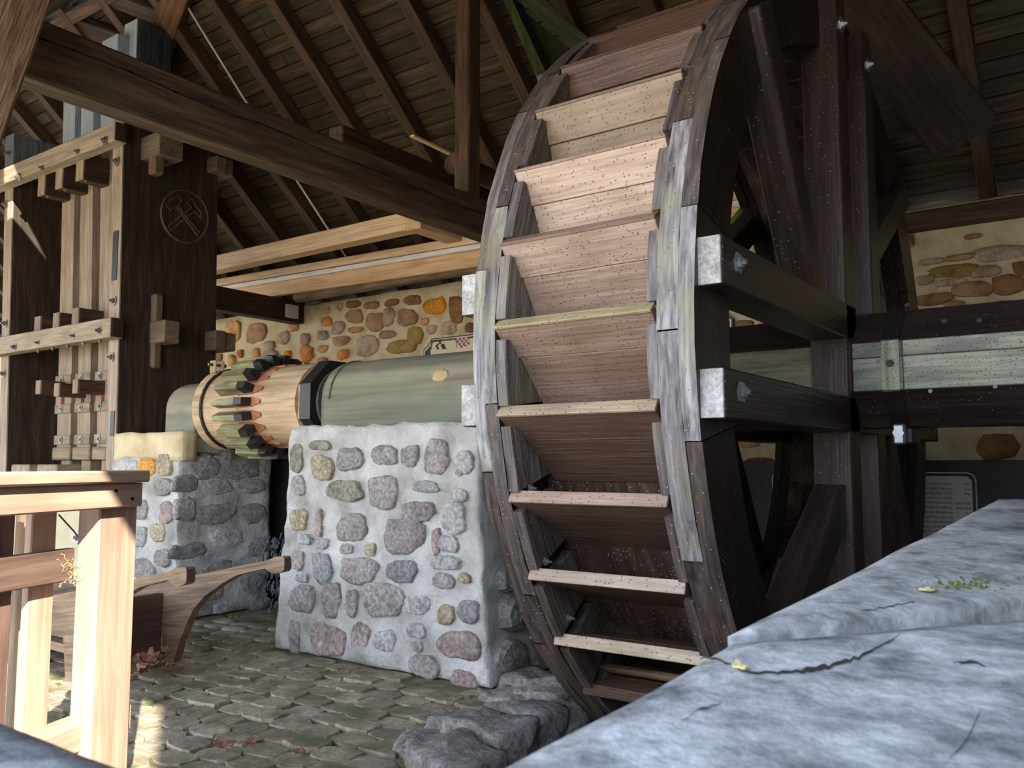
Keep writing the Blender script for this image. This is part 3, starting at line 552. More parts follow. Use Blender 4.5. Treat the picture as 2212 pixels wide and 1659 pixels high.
# octagonal shaft from the right end to the drum
AP = .262
def octa(name, x0, x1, ap, mat, parent, color=None):
    rr = ap/math.cos(math.pi/8); pts = []; 
    for x in (x0, x1):
        for k in range(8):
            t = math.pi/8+k*math.pi/4; pts.append(V(x, YC+rr*math.cos(t), ZC-.008+rr*math.sin(t)))
    f = [[k, (k+1) % 8, 8+(k+1) % 8, 8+k] for k in range(8)]+[list(range(8))[::-1], list(range(8, 16))]
    return mesh_in(name, pts, f, frame(V((x0+x1)/2, YC, ZC), V(1, 0, 0), V(0, 0, 1)), mat, parent, color)
sh = octa('shaft', -2.62, 1.2, AP, W_ARM, wheel, (.95, .95, .95, 1)); octa('shaft_journal', -4.5, -2.62, .2, W_ARM, sh)
t8 = AP*math.tan(math.pi/8)
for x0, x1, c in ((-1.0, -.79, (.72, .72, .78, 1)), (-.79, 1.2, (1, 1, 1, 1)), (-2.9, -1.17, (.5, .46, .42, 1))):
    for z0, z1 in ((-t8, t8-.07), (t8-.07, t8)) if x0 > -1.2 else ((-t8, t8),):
        aabb('lit_facet', x0+.002, x1-.002, YC-AP-.010, YC-AP+.01, ZC-.008+z0+.002, ZC-.008+z1-.002, W_SHAFTF, sh, 'x', .003, c)  # weathered front facet, its sky light put into the pale colour
octa('iron_band', -.875, -.80, AP+.014, M_BLACK, sh)
aabb('band_plate', -.875, -.80, YC-AP-.022, YC-AP-.012, ZC-.008-t8, ZC-.008+t8, W_SHAFTF, sh, 'z', .002, (.9, .95, .92, 1))
bolt(V(-.838, YC-AP-.022, ZC), (0, -1, 0), M_BLACK, sh, .012, .012)
P = un(1943, 938, 'y', YC-.2)
aabb('clamp_lug', P.x-.025, P.x+.025, P.y-.02, P.y+.02, P.z-.045, P.z+.045, M_ZINC, sh, 'z', .008); bolt(V(P.x, P.y-.02, P.z+.005), (0, -1, 0), M_ZINC, sh, .016, .012); aabb('clamp_lug', P.x-.015, P.x+.045, P.y+.05, P.y+.22, P.z-.04, P.z+.03, M_BLACK, sh, 'y', .006)
for px, py in ((1897, 780), (1890, 838), (2150, 735), (2150, 835), (2010, 845)): bolt(un(px, py, 'y', YC-AP-.01), (0, -1, 0), M_IRON, sh, .006, .006)
for px, py in ((1960, 660), (2040, 695), (2115, 693)): bolt(un(px, py, 'y', YC-.2), (0, -.7, .7), M_IRON, sh, .008, .012)
# cam drum
dr = octa('cam_drum', -5.86, -4.66, .275, W_DRUM, wheel)
def ringm(name, x0, x1, r0, r1, mat, parent, n=28, color=None):
    pts = []; f = []
    for i in range(n):
        t = 2*math.pi*i/n; c, s_ = math.cos(t), math.sin(t)
        for x, r in ((x0, r0), (x1, r0), (x1, r1), (x0, r1)): pts.append(V(x, YC+r*c, ZC-.008+r*s_))
    for i in range(n):
        j = (i+1) % n
        for k in range(4): f.append([i*4+k, i*4+(k+1) % 4, j*4+(k+1) % 4, j*4+k])
    return mesh_in(name, pts, f, frame(V((x0+x1)/2, YC, ZC), V(1, 0, 0), V(0, 0, 1)), mat, parent, color)
ringm('drum_shell', -5.85, -4.70, .24, .302, W_DRUM, dr, 40)
hp_ = ringm('iron_hoop', -5.865, -5.775, .24, .325, W_DRUM, dr, 28, (1.0, .98, .95, 1)); ringm('hoop_edge', -5.775, -5.76, .24, .322, M_BLACK, dr)
P = un(472, 822, 'y', YC-.12)
for s in (-1, 1): aabb('hoop_clamp', -5.855, -5.785, YC-.15+s*.035, YC-.13+s*.035, ZC+.27, ZC+.37, W_DRUM, hp_, 'z', .006)
tube('hoop_screw', [V(-5.82, YC-.22, ZC+.335), V(-5.82, YC-.06, ZC+.335)], .013, M_IRON, hp_)
def cam(x, a, r0=.29, color=None):
    er = V(0, -math.cos(a), math.sin(a)); et = V(0, math.sin(a), math.cos(a)); c = V(0, YC, ZC-.008)
    M = frame(c+er*(r0+.055)+V(x, 0, 0), V(1, 0, 0), er)
    hw = .036; pts = []
    for xx, z, w2 in ((-.2, -.06, .036), (-.17, .045, .022), (.1, .052, .026), (.1, -.06, .036)):
        pts += [M @ V(xx, -w2, z), M @ V(xx, w2, z)]
    f = [[0, 1, 3, 2], [2, 3, 5, 4], [4, 5, 7, 6], [0, 2, 4, 6], [1, 7, 5, 3], [0, 6, 7, 1]]
    o = mesh_in('cam', pts, f, M, W_CAM, dr, color)
    pts = []
    for xx, z, w2 in ((.1, -.06, .037), (.1, .053, .027), (.18, .045, .026), (.2, -.06, .032)):
        pts += [M @ V(xx, -w2, z), M @ V(xx, w2, z)]
    mesh_in('cam_tip', pts, [[0, 1, 3, 2][::-1], [2, 3, 5, 4], [4, 5, 7, 6], [0, 2, 4, 6], [1, 7, 5, 3], [0, 6, 7, 1]], M, M_BLACK, o)
    mesh_in('bracket', [M @ V(*q) for q in ((.02, -.042, -.045), (.19, -.036, -.045), (.29, -.013, -.045), (.29, .013, -.045), (.19, .036, -.045), (.02, .042, -.045), (.02, -.042, -.032), (.19, -.036, -.032), (.29, -.013, -.032), (.29, .013, -.032), (.19, .036, -.032), (.02, .042, -.032))], [[6, 7, 8, 9, 10, 11], [0, 5, 4, 3, 2, 1]]+[[k, (k+1) % 6, 6+(k+1) % 6, 6+k] for k in range(6)], M, M_RUST, o)
for k in range(20): cam(-5.36, rad(3.5+18*k))
octa('end_plate', -4.66, -4.55, .295, M_BLACK, dr); ringm('end_ring', -4.56, -4.53, .2, .245, M_IRON, dr, 24); ringm('journal', -4.55, -4.4, .0, .2, M_BLACK, dr, 20); bolt(V(-4.54, YC-.17, ZC), (1, 0, 0), M_ZINC, dr, .018, .03)

# ---------------------------------------------------------------- bearing hoods
def hood(name, x0, x1, r, zb, label, tilt=0):
    n = 14; pts = []; f = []; e = .02
    prof = [(-1, zb-ZC)]+[(-math.cos(math.pi*i/n)*1.0, math.sin(math.pi*i/n)) for i in range(n+1)]+[(1, zb-ZC)]
    xs = (x0, x0+.05, x1-.02, x1)
    for x, rr in zip(xs, (r*.96, r, r, r)):
        for i, (a, b) in enumerate(prof):
            pts.append(V(x, YC+a*rr, zb if i in (0, len(prof)-1) else ZC+b*rr))
    m = len(prof)
    for s in range(3):
        for i in range(m-1): f.append([s*m+i, s*m+i+1, (s+1)*m+i+1, (s+1)*m+i])
    # inner skin for thickness
    b0 = len(pts)
    for x in (x0+.001, x1-.001):
        for i, (a, b) in enumerate(prof): pts.append(V(x, YC+a*(r*.96-.02), zb if i in (0, m-1) else ZC+b*(r*.96-.02)))
    for i in range(m-1): f.append([b0+i, b0+m+i, b0+m+i+1, b0+i+1]); f.append([i, b0+i, b0+i+1, i+1]); f.append([3*m+i, 3*m+i+1, b0+m+i+1, b0+m+i])
    o = mesh_in(name, pts, f, frame(V((x0+x1)/2, YC, zb), V(1, 0, 0), V(0, 0, 1)), W_HOOD, None, None, True); return tag(o, label, 'cover')
h2 = hood('bearing_hood', -4.47, -2.62, .276, .235, 'long grey green barrel hood over the shaft on the near pier')
rim = [];
h1 = hood('bearing_hood', -6.38, -5.97, .222, .245, 'short grey green barrel hood over the shaft end by the stamp mill')
P = un(980, 812, 'x', -3.30); an = math.radians(22); hn = V(0, -math.cos(an), math.sin(an))
stone(V(-3.42, YC, ZC)+hn*.2755, V(1, 0, 0), hn.cross(V(1, 0, 0)), .13, .085, M_MORTW, h2, (1, .92, .8, 1), .006, random.Random(3), 'pale_patch', 12, .12, True, 2.2, .02)
tube('seam_band', [V(-4.38, YC-.279*math.cos(t), ZC+.279*math.sin(t)) for t in [math.pi*k/16 for k in range(17)]], .008, W_HOOD, h2, 6)
# ---------------------------------------------------------------- stone piers
def pier(name, label): return empty(name, (0, 0, 0), label, 'pier')
p2 = empty('stone_pier', (-3.8, 4.25, GZ), 'large grey rubble stone pier carrying the long hood beside the wheel', 'pier')
o = rough_box('mortar', -4.58, -2.98, 3.82, 4.72, GZ, .238, M_MORT, p2, .035, .02, (.12, .03), 6.0); place(o, Matrix.Identity(4), p2)
GC = dict(g=L(150, 147, 140), o=L(134, 130, 106), t=L(174, 160, 124), p=L(147, 138, 139), r=L(162, 142, 134), b=L(136, 142, 143), l=L(176, 178, 176), d=L(124, 124, 124))
GC = {k: mix(v, (.27, .258, .235, 1), .35) for k, v in GC.items()}
P2 = [(130, 195, 70, 115, 'o'), (240, 135, 115, 40, 'o'), (250, 240, 115, 105, 't'), (380, 200, 125, 100, 'g'), (545, 182, 125, 85, 'g'), (665, 185, 78, 95, 'g'), (790, 190, 115, 145, 'p'), (140, 325, 66, 85, 'g'), (355, 350, 175, 85, 'o'), (540, 355, 150, 140, 'p'), (740, 330, 130, 48, 'b'), (700, 450, 150, 95, 'p'), (390, 525, 150, 120, 'g'), (635, 562, 195, 155, 'p'), (845, 600, 90, 70, 'l'), (140, 485, 90, 95, 't'), (236, 500, 34, 110, 'r'), (788, 590, 40, 110, 'r'), (135, 680, 70, 80, 'g'), (250, 715, 100, 125, 'b'), (425, 725, 185, 112, 'p'), (625, 730, 140, 100, 'b'), (830, 690, 125, 60, 'l'), (155, 860, 130, 115, 'p'), (295, 865, 95, 160, 'p'), (390, 880, 60, 110, 'p'), (540, 865, 195, 145, 'g'), (700, 888, 120, 80, 'l'), (940, 920, 100, 90, 'd'), (275, 1055, 190, 125, 'r'), (430, 1050, 90, 130, 'r'), (545, 1060, 110, 85, 'l'), (900, 1080, 190, 120, 'r'), (730, 1180, 130, 100, 'g'), (920, 1245, 115, 80, 'r'), (920, 220, 80, 110, 'l'), (870, 480, 110, 130, 'l'), (120, 1040, 60, 130, 'g')]
def gstone(px, py, wp, hp, c, yv, parent, rs, k=1.0):
    P = un(px, py, 'y', yv); dep = P.dot(FW); cc = GC[c]; t = random.Random(rs).uniform(.9, 1.12)
    stone(P, EU, EV, 1.15*wp*dep/FPX/.84, 1.15*hp*dep/FPX, M_STONE, parent, (cc[0]*t*1.4, cc[1]*t*1.4, cc[2]*t*1.4, 1), .006, random.Random(rs), 'stone', 22, .2, True, 3.0, .05)
for i, (x, y, a, b, c) in enumerate(P2):
    py = 900+y/2.185; yv = 3.806-.03*max(0, (py-910)/570)**2; gstone(580+x/2.185, py, a/2.185, b/2.185, c, yv, p2, 500+i)
rp = random.Random(21); used = [(580+x/2.185, 900+y/2.185, a/2.185, b/2.185) for x, y, a, b, c in P2]; n_ = 0
for _ in range(4000):
    a, b = rp.uniform(24, 62), rp.uniform(20, 44); x, y = rp.uniform(635, 1005), rp.uniform(985, 1400)
    if y > 1385+(x-622)*.2 or any(abs(x-c) < (a+e)*.5*1.12+1 and abs(y-d) < (b+f)*.5*1.12+1 for c, d, e, f in used): continue
    used.append((x, y, a, b)); gstone(x, y, a*.95, b*.95, rp.choice('lltgl'), 3.806-.03*max(0, (y-910)/570)**2, p2, 1500+n_); n_ += 1
    if n_ > 26: break
def side_stones(x, y0, y1, z0, z1, parent, rnd, batter=0, zt=None, cols='ddbgb', n=60, hh=.04):
    pl_ = []
    for _ in range(900):
        wd, ht = rnd.uniform(.16, .36), rnd.uniform(.1, .24); yy = rnd.uniform(y0+wd/2, y1-wd/2); z = rnd.uniform(z0+ht/2, z1-ht/2)
        if any(abs(yy-a) < (wd+c)/2+.012 and abs(z-b) < (ht+d)/2+.012 for a, b, c, d in pl_): continue
        pl_.append((yy, z, wd, ht)); t = max(0, 1-(z-z0)/(z1-z0)); cc = GC[rnd.choice(cols)]; q = rnd.uniform(.85, 1.2)
        stone(V(x+batter*t*t-.004, yy, z), V(0, 1, 0), V(0, 0, 1), wd, ht, M_STONE, parent, (cc[0]*q*1.2, cc[1]*q*1.2, cc[2]*q*1.2, 1), rnd.uniform(.4, 1)*hh, rnd, 'stone', 10, .24, False)
        if len(pl_) > n: break
side_stones(-2.97, 3.84, 4.7, GZ, .1, p2, rp, .12, None, 'gbglg', 60, .09)
p1 = empty('stone_pier', (-6.5, 4.4, GZ), 'grey rubble stone pier carrying the shaft end beside the stamp mill', 'pier')
o = rough_box('mortar', -7.0, -6.03, 3.97, 4.84, GZ, .05, M_MORT, p1, .035, .022, None, 6.0); place(o, Matrix.Identity(4), p1)
o = rough_box('mortar_head', -7.0, -6.0, 3.97, 4.1, .02, .25, M_MORTW, p1, .05, .014); place(o, Matrix.Identity(4), p1)
o = rough_box('mortar_head', -7.0, -6.08, 4.1, 4.84, .02, .25, M_MORT, p1, .05, .014); place(o, Matrix.Identity(4), p1)
P1F = [(315, 1010, 50, 40, 'T'), (352, 1005, 44, 40, 't'), (285, 1012, 36, 30, 'l'), (350, 1052, 46, 34, 'g'), (358, 1108, 40, 42, 'r'), (300, 1100, 50, 36, 'g'), (340, 1150, 46, 34, 't'), (300, 1160, 40, 40, 'l'), (350, 1205, 44, 36, 'g'), (310, 1230, 60, 40, 'g')]
GC['T'] = L(214, 160, 80)
for i, (x, y, a, b, c) in enumerate(P1F): gstone(x, y, a, b, c, 3.955, p1, 700+i)
P1S = [(440, 1010, 70, 55, 'd'), (520, 1010, 80, 60, 'd'), (570, 1005, 30, 60, 'g'), (400, 1045, 50, 45, 'd'), (470, 1050, 60, 44, 'g'), (540, 1050, 70, 36, 'g'), (465, 1110, 90, 50, 'd'), (548, 1108, 56, 50, 'd'), (400, 1100, 40, 60, 'g'), (405, 1190, 75, 42, 'b'), (490, 1160, 70, 44, 'l'), (555, 1180, 54, 44, 'g'), (470, 1225, 60, 34, 'g'), (540, 1260, 60, 50, 'd'), (450, 1275, 70, 40, 'g'), (400, 1245, 40, 36, 'r'), (560, 1305, 44, 30, 'g'), (490, 1310, 60, 30, 'l')]
for i, (x, y, a, b, c) in enumerate(P1S):
    P = un(x, y, 'x', -6.035); dep = P.dot(FW); cc = GC[c]; t = random.Random(800+i).uniform(1.0, 1.25)
    stone(P, V(0, 1, 0), EV, a*dep/FPX/.78, b*dep/FPX*.95, M_STONE, p1, (cc[0]*t*1.6, cc[1]*t*1.6, cc[2]*t*1.6, 1), .02, random.Random(800+i), 'stone', 10, .24, False)
for k in range(9):
    stone(V(-6.12+random.uniform(-.05, .06), 4.2+.07*k, .06), V(1, 0, 0), V(0, 1, 0), .16, .12, M_STONE, p1, tuple(x*.8 for x in GC['g'][:3])+(1,), random.uniform(.02, .06), random.Random(900+k), 'stone', 9, .25, False)
# wire bundle between the piers
wb = []; wf = []
rwz = random.Random(31)
def add_tube(pts, r, n=4):
    b0 = len(wb)
    for i, p in enumerate(pts):
        d = (pts[min(i+1, len(pts)-1)]-pts[max(i-1, 0)]).normalized(); a = d.cross(V(.3, .5, .81)).normalized(); b = d.cross(a)
        for k in range(n): wb.append(p+a*math.cos(2*math.pi*k/n)*r+b*math.sin(2*math.pi*k/n)*r)
    for i in range(len(pts)-1):
        for k in range(n): wf.append([b0+i*n+k, b0+i*n+(k+1) % n, b0+(i+1)*n+(k+1) % n, b0+(i+1)*n+k])
for k in range(260):
    P = V(rwz.uniform(-5.95, -5.3), rwz.uniform(4.6, 4.8), rwz.uniform(GZ, -.62)); t0 = rwz.uniform(-.6, .6); l = rwz.uniform(.06, .12); r0 = rwz.uniform(.014, .026)
    dirv = V(.75, -.45, rwz.uniform(-.1, .5)).normalized(); upv = V(0, .2, 1).normalized(); pts = []
    for i in range(9): 
        t = math.pi*1.6*i/8; pts.append(P+dirv*(l*(1-i/8 if i < 4 else .5)+r0*math.cos(t))+upv*r0*1.2*math.sin(t))
    add_tube(pts, .005)
o = mesh_in('wire_mesh', wb, wf, frame(V(-5.2, 4.65, -.9), V(1, 0, 0), V(0, 0, 1)), M_WIRE); tag(o, 'tangle of curled steel wire loops in the gap between the two piers', 'wire', kind='stuff')
bk = aabb('gap_dark_sheet', -7.0, -4.6, 5.02, 5.08, GZ, .16, M_BLACK, None, 'x'); tag(bk, 'black sheet added to darken the gap between the piers', kind='structure')  # added sheet, its black stands in for the shade of the gap

# ---------------------------------------------------------------- stamp mill
mill = empty('stamp_mill', (-8.0, 4.4, GZ), 'tall timber ore stamp mill with two dark cheek boards at the left', 'stamp mill')
def cheek(px_top, px_bot, ytop, z1, label):
    (a, b), (c, d_) = px_top, px_bot; A0, A1 = un(a, ytop, 'y', 4.0), un(b, ytop, 'y', 4.0); B0, B1 = un(c, 1010, 'y', 4.0), un(d_, 1010, 'y', 4.0)
    def at(P, Q, z): return P+(Q-P)*((z-P.z)/(Q.z-P.z))
    pts = [at(A0, B0, z1), at(A1, B1, z1), at(A1, B1, GZ), at(A0, B0, GZ)]
    for p in pts: p.y = 4.0
    return pts
DEP = .96
c1 = cheek((16, 33), (0, 15), 294, 3.37, ''); c2 = cheek((247, 268), (231, 252), 318, 3.25, '')
for pts in (c1, c2):
    o = prism('cheek', pts, V(0, DEP, 0), W_STAMPD, mill, V(-.05, 0, 1))
    q = [p+V(0, -.012, 0) for p in pts]; prism('front_edge', q, V(0, .013, 0), W_STAMP, o, V(-.05, 0, 1))
hd = [c1[0]+V(-.004, -.016, .004), c1[1]+V(.006, -.016, .004), c1[1]+(c1[2]-c1[1])*.095+V(.006, -.016, 0), c1[0]+(c1[3]-c1[0])*.095+V(-.004, -.016, 0)]; prism('cheek_sky_tint', hd, V(0, DEP+.02, 0), W_SILVER, mill, V(-.05, 0, 1), (.45, .55, .75, 1))  # blue sky light on the cheek top put into the colour
chR = c2
def chx(z): A, B = chR[1], chR[2]; return A.x+(B.x-A.x)*((z-A.z)/(B.z-A.z))     # +X face of the right cheek at a height
for pts in (c1,):
    A, B = pts[1], pts[2]
aabb('crossbeam', -9.40, -7.02, 3.87, 3.99, 2.785, 2.955, W_STAMP, mill, 'x', .008)
aabb('crossbeam', -9.30, -6.955, 3.87, 3.99, 1.06, 1.23, W_STAMP, mill, 'x', .008, (1.0, 1.0, .95, 1))
aabb('end_face', -7.019, -7.012, 3.874, 3.986, 2.79, 2.95, W_STAMPD, mill, 'z', .002); aabb('end_face', -6.954, -6.947, 3.874, 3.986, 1.065, 1.225, W_STAMPD, mill, 'z', .002)
for z in (2.87, 1.145): aabb('rear_crossbeam', -9.4, -6.9+(0 if z < 2 else -.12), 4.97, 5.09, z-.085, z+.085, W_STAMP, mill, 'x', .008, (.6, .55, .5, 1))
# rear tenons that show at the cheek's back edge
for px, py, h in ((462, 355, .14), (460, 735, .18)):
    P = un(px, py, 'y', 4.86); aabb('tenon', P.x-.22, P.x+.07, 4.84, 4.95, P.z-h/2, P.z+h/2, W_STAMP, mill, 'x', .006, (.45, .42, .4, 1))
# wedged through tenons on the right cheek
P = un(333, 714, 'y', 4.28); tn = aabb('through_tenon', chx(1.1)-.05, un(355, 714, 'y', 4.28).x, 4.28, 4.43, un(355, 738, 'y', 4.28).z, un(355, 690, 'y', 4.28).z, W_STAMP, mill, 'x', .008, (.62, .58, .54, 1))
WX = un(344, 714, 'y', 4.3).x
A, B = un(337, 636, 'y', 4.33), un(331, 796, 'y', 4.33); board('wedge', A, B, .12, .09, V(0, 1, 0), W_STAMP, mill, .018, (.5, .46, .42, 1))
P = un(344, 310, 'y', 4.16); aabb('through_tenon', chx(2.9)-.05, P.x, 4.16, 4.40, P.z-.09, P.z+.12, W_STAMP, mill, 'x', .008, (.5, .48, .48, 1))
A, B = un(339, 316, 'y', 4.22), un(337, 378, 'y', 4.22); board('wedge', A, B, .11, .1, V(0, 1, 0), W_STAMP, mill, .014, (.5, .45, .4, 1))
# guide blocks
for i, (x0, x1, y0, y1, rx) in enumerate(((86, 96, 384, 421, 172), (124, 134, 366, 406, 215), (168, 179, 347, 388, 243))):
    A, B = un(x0, y0, 'y', 3.98), un(x1, y1, 'y', 3.98); aabb('guide_block', A.x, B.x+.02, 3.98, 4.55, B.z, A.z+.05, W_STAMPD, mill, 'y', .006, (1.4, 1.25, 1.1, 1)); aabb('guide_face', A.x, B.x+.02, 3.965, 3.981, B.z, A.z+.05, W_STAMP, mill, 'z', .003, (.9, .85, .8, 1))
    bolt(V((A.x+B.x)/2+.04, 4.02, B.z), (0, 0, -1), M_IRON, mill, .016, .04); bolt(V((A.x+B.x)/2+.04, 4.45, B.z), (0, 0, -1), M_IRON, mill, .016, .04)
for i, (x0, x1, y0, y1) in enumerate(((77, 88, 685, 722), (117, 128, 677, 714), (158, 170, 667, 706))):
    A, B = un(x0, y0, 'y', 3.99), un(x1, y1, 'y', 3.99); aabb('guide_block', A.x, B.x, 3.995, 4.5, 1.2, A.z, W_STAMPD, mill, 'y', .006, (1.5, 1.35, 1.2, 1)); aabb('guide_face', A.x, B.x, 3.98, 3.996, 1.2, A.z, W_STAMP, mill, 'z', .003, (.75, .7, .65, 1))
for x, y in ((675, 900), (500, 970), (272, 1075), (120, 1135)): bolt(un(x/2.9625, y/2.9625, 'y', 3.87), (0, -1, 0), M_IRON, mill, .03 if x in (675, 120) else .018, .07)
for x, y in ((635, 635), (470, 668), (245, 712), (95, 740)): bolt(un(x/2.9625, 500+y/2.9625, 'y', 3.87), (0, -1, 0), M_IRON, mill, .03 if x in (635, 95) else .018, .07)
for x, y in ((750, 1035), (730, 445+1481), (715, 805+1481), (60, 985), (35, 590+1481), (22, 910+1481), (40, 1310)): bolt(un(x/2.9625, y/2.9625, 'y', 3.985), (0, -1, 0), M_IRON, mill, .03, .08)
for i in range(5): bolt(V(-8.3+.27*i, 3.93, 1.06), (0, 0, -1), M_IRON, mill, .016, .05)
for x0, x1, y0, y1 in ((244.5, 251, 500, 604), (238.5, 245, 888, 942)):
    A, B = un(x0, y0, 'y', 3.982), un(x1, y1, 'y', 3.982); aabb('slot_shade', A.x, B.x, 3.982, 3.99, B.z, A.z, M_BLACK, mill, 'z', .001)  # dark plates paint the shade inside the slots
for k, (px, py) in enumerate(((342, 900), (360, 935), (330, 690), (342, 792), (275, 1027), (285, 905), (287, 865))): pass
# carved mining emblem on the right cheek
en = V(1, 0, .055).normalized(); eP = V(chx(2.0)+.001, 4.5, 2.0)
def cp_(px, py, off=.0): 
    return unp(px, py, eP, en)+en*off
def groove(name, pxs, wd, parent, mat, closed=False, off=.004):
    P = [cp_(*p, off) for p in pxs]; pts = []; f = []; n = len(P)
    for i in range(n):
        a = P[(i-1) % n] if (closed or i) else P[i]; b = P[(i+1) % n] if (closed or i < n-1) else P[i]
        d = (b-a).normalized(); s_ = en.cross(d).normalized(); pts += [P[i]-s_*wd, P[i]+s_*wd, P[i]+en*wd*1.0]
    m = n if closed else n-1
    for i in range(m):
        j = (i+1) % n; f += [[i*3, j*3, j*3+2, i*3+2], [i*3+2, j*3+2, j*3+1, i*3+1]]
    return mesh_in(name, pts, f, frame(P[0], V(0, 0, 1), en), mat, parent)
emb = lambda x, y: (340+x/11.06, 390+y/11.06)
W_CARVE = wood('carved_edge', L(76, 58, 46), L(96, 76, 60), L(114, 92, 74), None, rough=.6, bump=.2)
ring_ = [emb(640+560*math.cos(t)*(1-.02*math.sin(t))*(1.0)+0, 860+620*math.sin(t)+90*math.cos(t)) for t in [2*math.pi*k/40 for k in range(40)]]
groove('emblem_circle', ring_, .012, mill, W_CARVE, True)
hammer = [emb(*p) for p in ((190, 590), (300, 480), (470, 355), (555, 500), (490, 590), (610, 790), (1000, 1240), (945, 1310), (640, 900), (430, 620), (300, 720))]
pick = [emb(*p) for p in ((690, 515), (805, 445), (900, 600), (1020, 760), (1055, 915), (870, 745), (700, 880), (320, 1190), (260, 1100), (580, 830), (800, 650))]
for nm, out in (('emblem_hammer', hammer), ('emblem_pick', pick)):
    groove(nm, out, .009, mill, W_CARVE, True); P = [cp_(*p, .004) for p in out]
    prism('emblem_fill', P, -en*.01, W_STAMPD, mill, V(0, 0, 1), (1.25, 1.1, .95, 1))
# base
base_x0, base_x1 = -9.25, -7.18
aabb('base_block', base_x0+.05, base_x1+.12, 4.06, 4.95, GZ, -.28, M_PLASTER, mill, 'x', .02)
for px in (24, 80): 
    A = un(px, 1003, 'y', 4.02); aabb('mortar_box', A.x, A.x+.36, 4.02, 4.6, -.3, A.z-.002, W_STAMP, mill, 'y', .01, (1.05, 1.05, .95, 1))
aabb('sill', base_x0, base_x1+.1, 3.98, 4.06, GZ, -.12, M_PLASTER, mill, 'x', .015)
P = un(165, 1160, 'y', 3.98); ringb = bolt(P, (0, -1, 0), M_ZINC, mill, .04, .06)
# three ore stamps
def stamp(pxa, pxb, low0, low1, tap, ymid, topz, label):
    yv = 4.22; A0, A1 = un(pxa, 450, 'y', yv), un(pxb, 450, 'y', yv); B0, B1 = un(low0, 900, 'y', yv), un(low1, 900, 'y', yv)
    t = empty('ore_stamp', ((A0.x+A1.x)/2, yv, GZ), label, 'ore stamp', 'ore stamps standing side by side in the mill')
    def at(P, Q, z): return P+(Q-P)*((z-P.z)/(Q.z-P.z))
    def X(z): return at(A0, B0, z).x, at(A1, B1, z).x
    zs = [topz, 2.75, 1.45, 1.3, 0.1]; pr = []
    dep = .16
    a, b = X(topz), X(.12)
    prism('rod', [V(a[0], yv, topz), V(a[1], yv, topz), V(b[1], yv, .12), V(b[0], yv, .12)], V(0, dep, 0), W_STAMP, t, V(-.05, 0, 1), (.95, .92, .9, 1))
    c = X(topz); c_ = X(3.0); prism('rod_sky_tint', [V(c[0]-.004, yv-.006, topz+.004), V(c[1]+.004, yv-.006, topz+.004), V(c_[1]+.004, yv-.006, 3.0), V(c_[0]-.004, yv-.006, 3.0)], V(0, dep+.012, 0), W_PALE, t, V(-.05, 0, 1), (.42, .50, .66, 1))  # blue grey sleeve puts sky light on the rod top into colour
    for z in (.80, .52, .22):
        c = X(z); sr = (c[0]-.02, c[1]+.02)
        o = aabb('iron_band', sr[0], sr[1], yv-.02, yv+dep+.02, z-.045, z+.045, W_STAMP, t, 'x', .004, (.8, .78, .72, 1)); bolt(V((c[0]+c[1])/2-.02, yv-.02, z), (0, -1, 0), M_IRON, o, .028, .03)
    c = X(.66); P0, P1 = un(tap[0], tap[2], 'y', 4.08), un(tap[1], tap[3], 'y', 4.08)
    aabb('tappet', P0.x, P0.x+.09, 3.98, 4.34, P1.z, P0.z, W_STAMPD, t, 'y', .006, (1.9, 1.6, 1.4, 1)); aabb('tappet_face', P0.x, P0.x+.09, 3.965, 3.981, P1.z, P0.z, W_STAMP, t, 'z', .003, (.85, .8, .75, 1))
    aabb('tappet_wedge', c[0]+.02, c[0]+.12, yv-.03, yv, .545, .75, W_RAIL, t, 'z', .004, (.7, .6, .5, 1))
    c = X(.12); aabb('shoe_collar', c[0]-.03, c[1]+.04, yv-.03, yv+dep+.03, .03, .15, W_STAMP, t, 'x', .01, (.8, .76, .66, 1)); aabb('stamp_shoe', c[0]+.05, c[1]-.03, yv+.02, yv+dep-.02, -.28, .03, W_STAMP, t, 'z', .008, (.95, .95, .85, 1))
    return t
stamp(134, 160, 124, 153, (104, 142, 824, 850), 0, 3.98, 'leftmost ore stamp, its square timber rod farthest from the emblem cheek')
stamp(174, 200, 167, 195, (144, 182, 830, 855), 0, 4.02, 'middle ore stamp of the three between the dark cheeks')
stamp(217, 245, 210, 232, (184, 230, 822, 848), 0, 4.08, 'rightmost ore stamp, its rod close to the emblem cheek')
P = un(283, 200, 'y', 4.35); zt_ = un(298, 38, 'y', 4.35).z
A0, A1 = un(269, 100, 'y', 4.35).x, un(298, 100, 'y', 4.35).x
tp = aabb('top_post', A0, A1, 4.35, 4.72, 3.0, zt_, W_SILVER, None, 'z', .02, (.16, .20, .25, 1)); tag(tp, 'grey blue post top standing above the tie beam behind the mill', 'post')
aabb('sky_lit_face', A0+.01, A1-.01, 4.335, 4.351, 3.0, zt_-.015, W_PALE, tp, 'z', .004, (.52, .62, .74, 1))  # sky light on the post put into its blue tints, paler in front

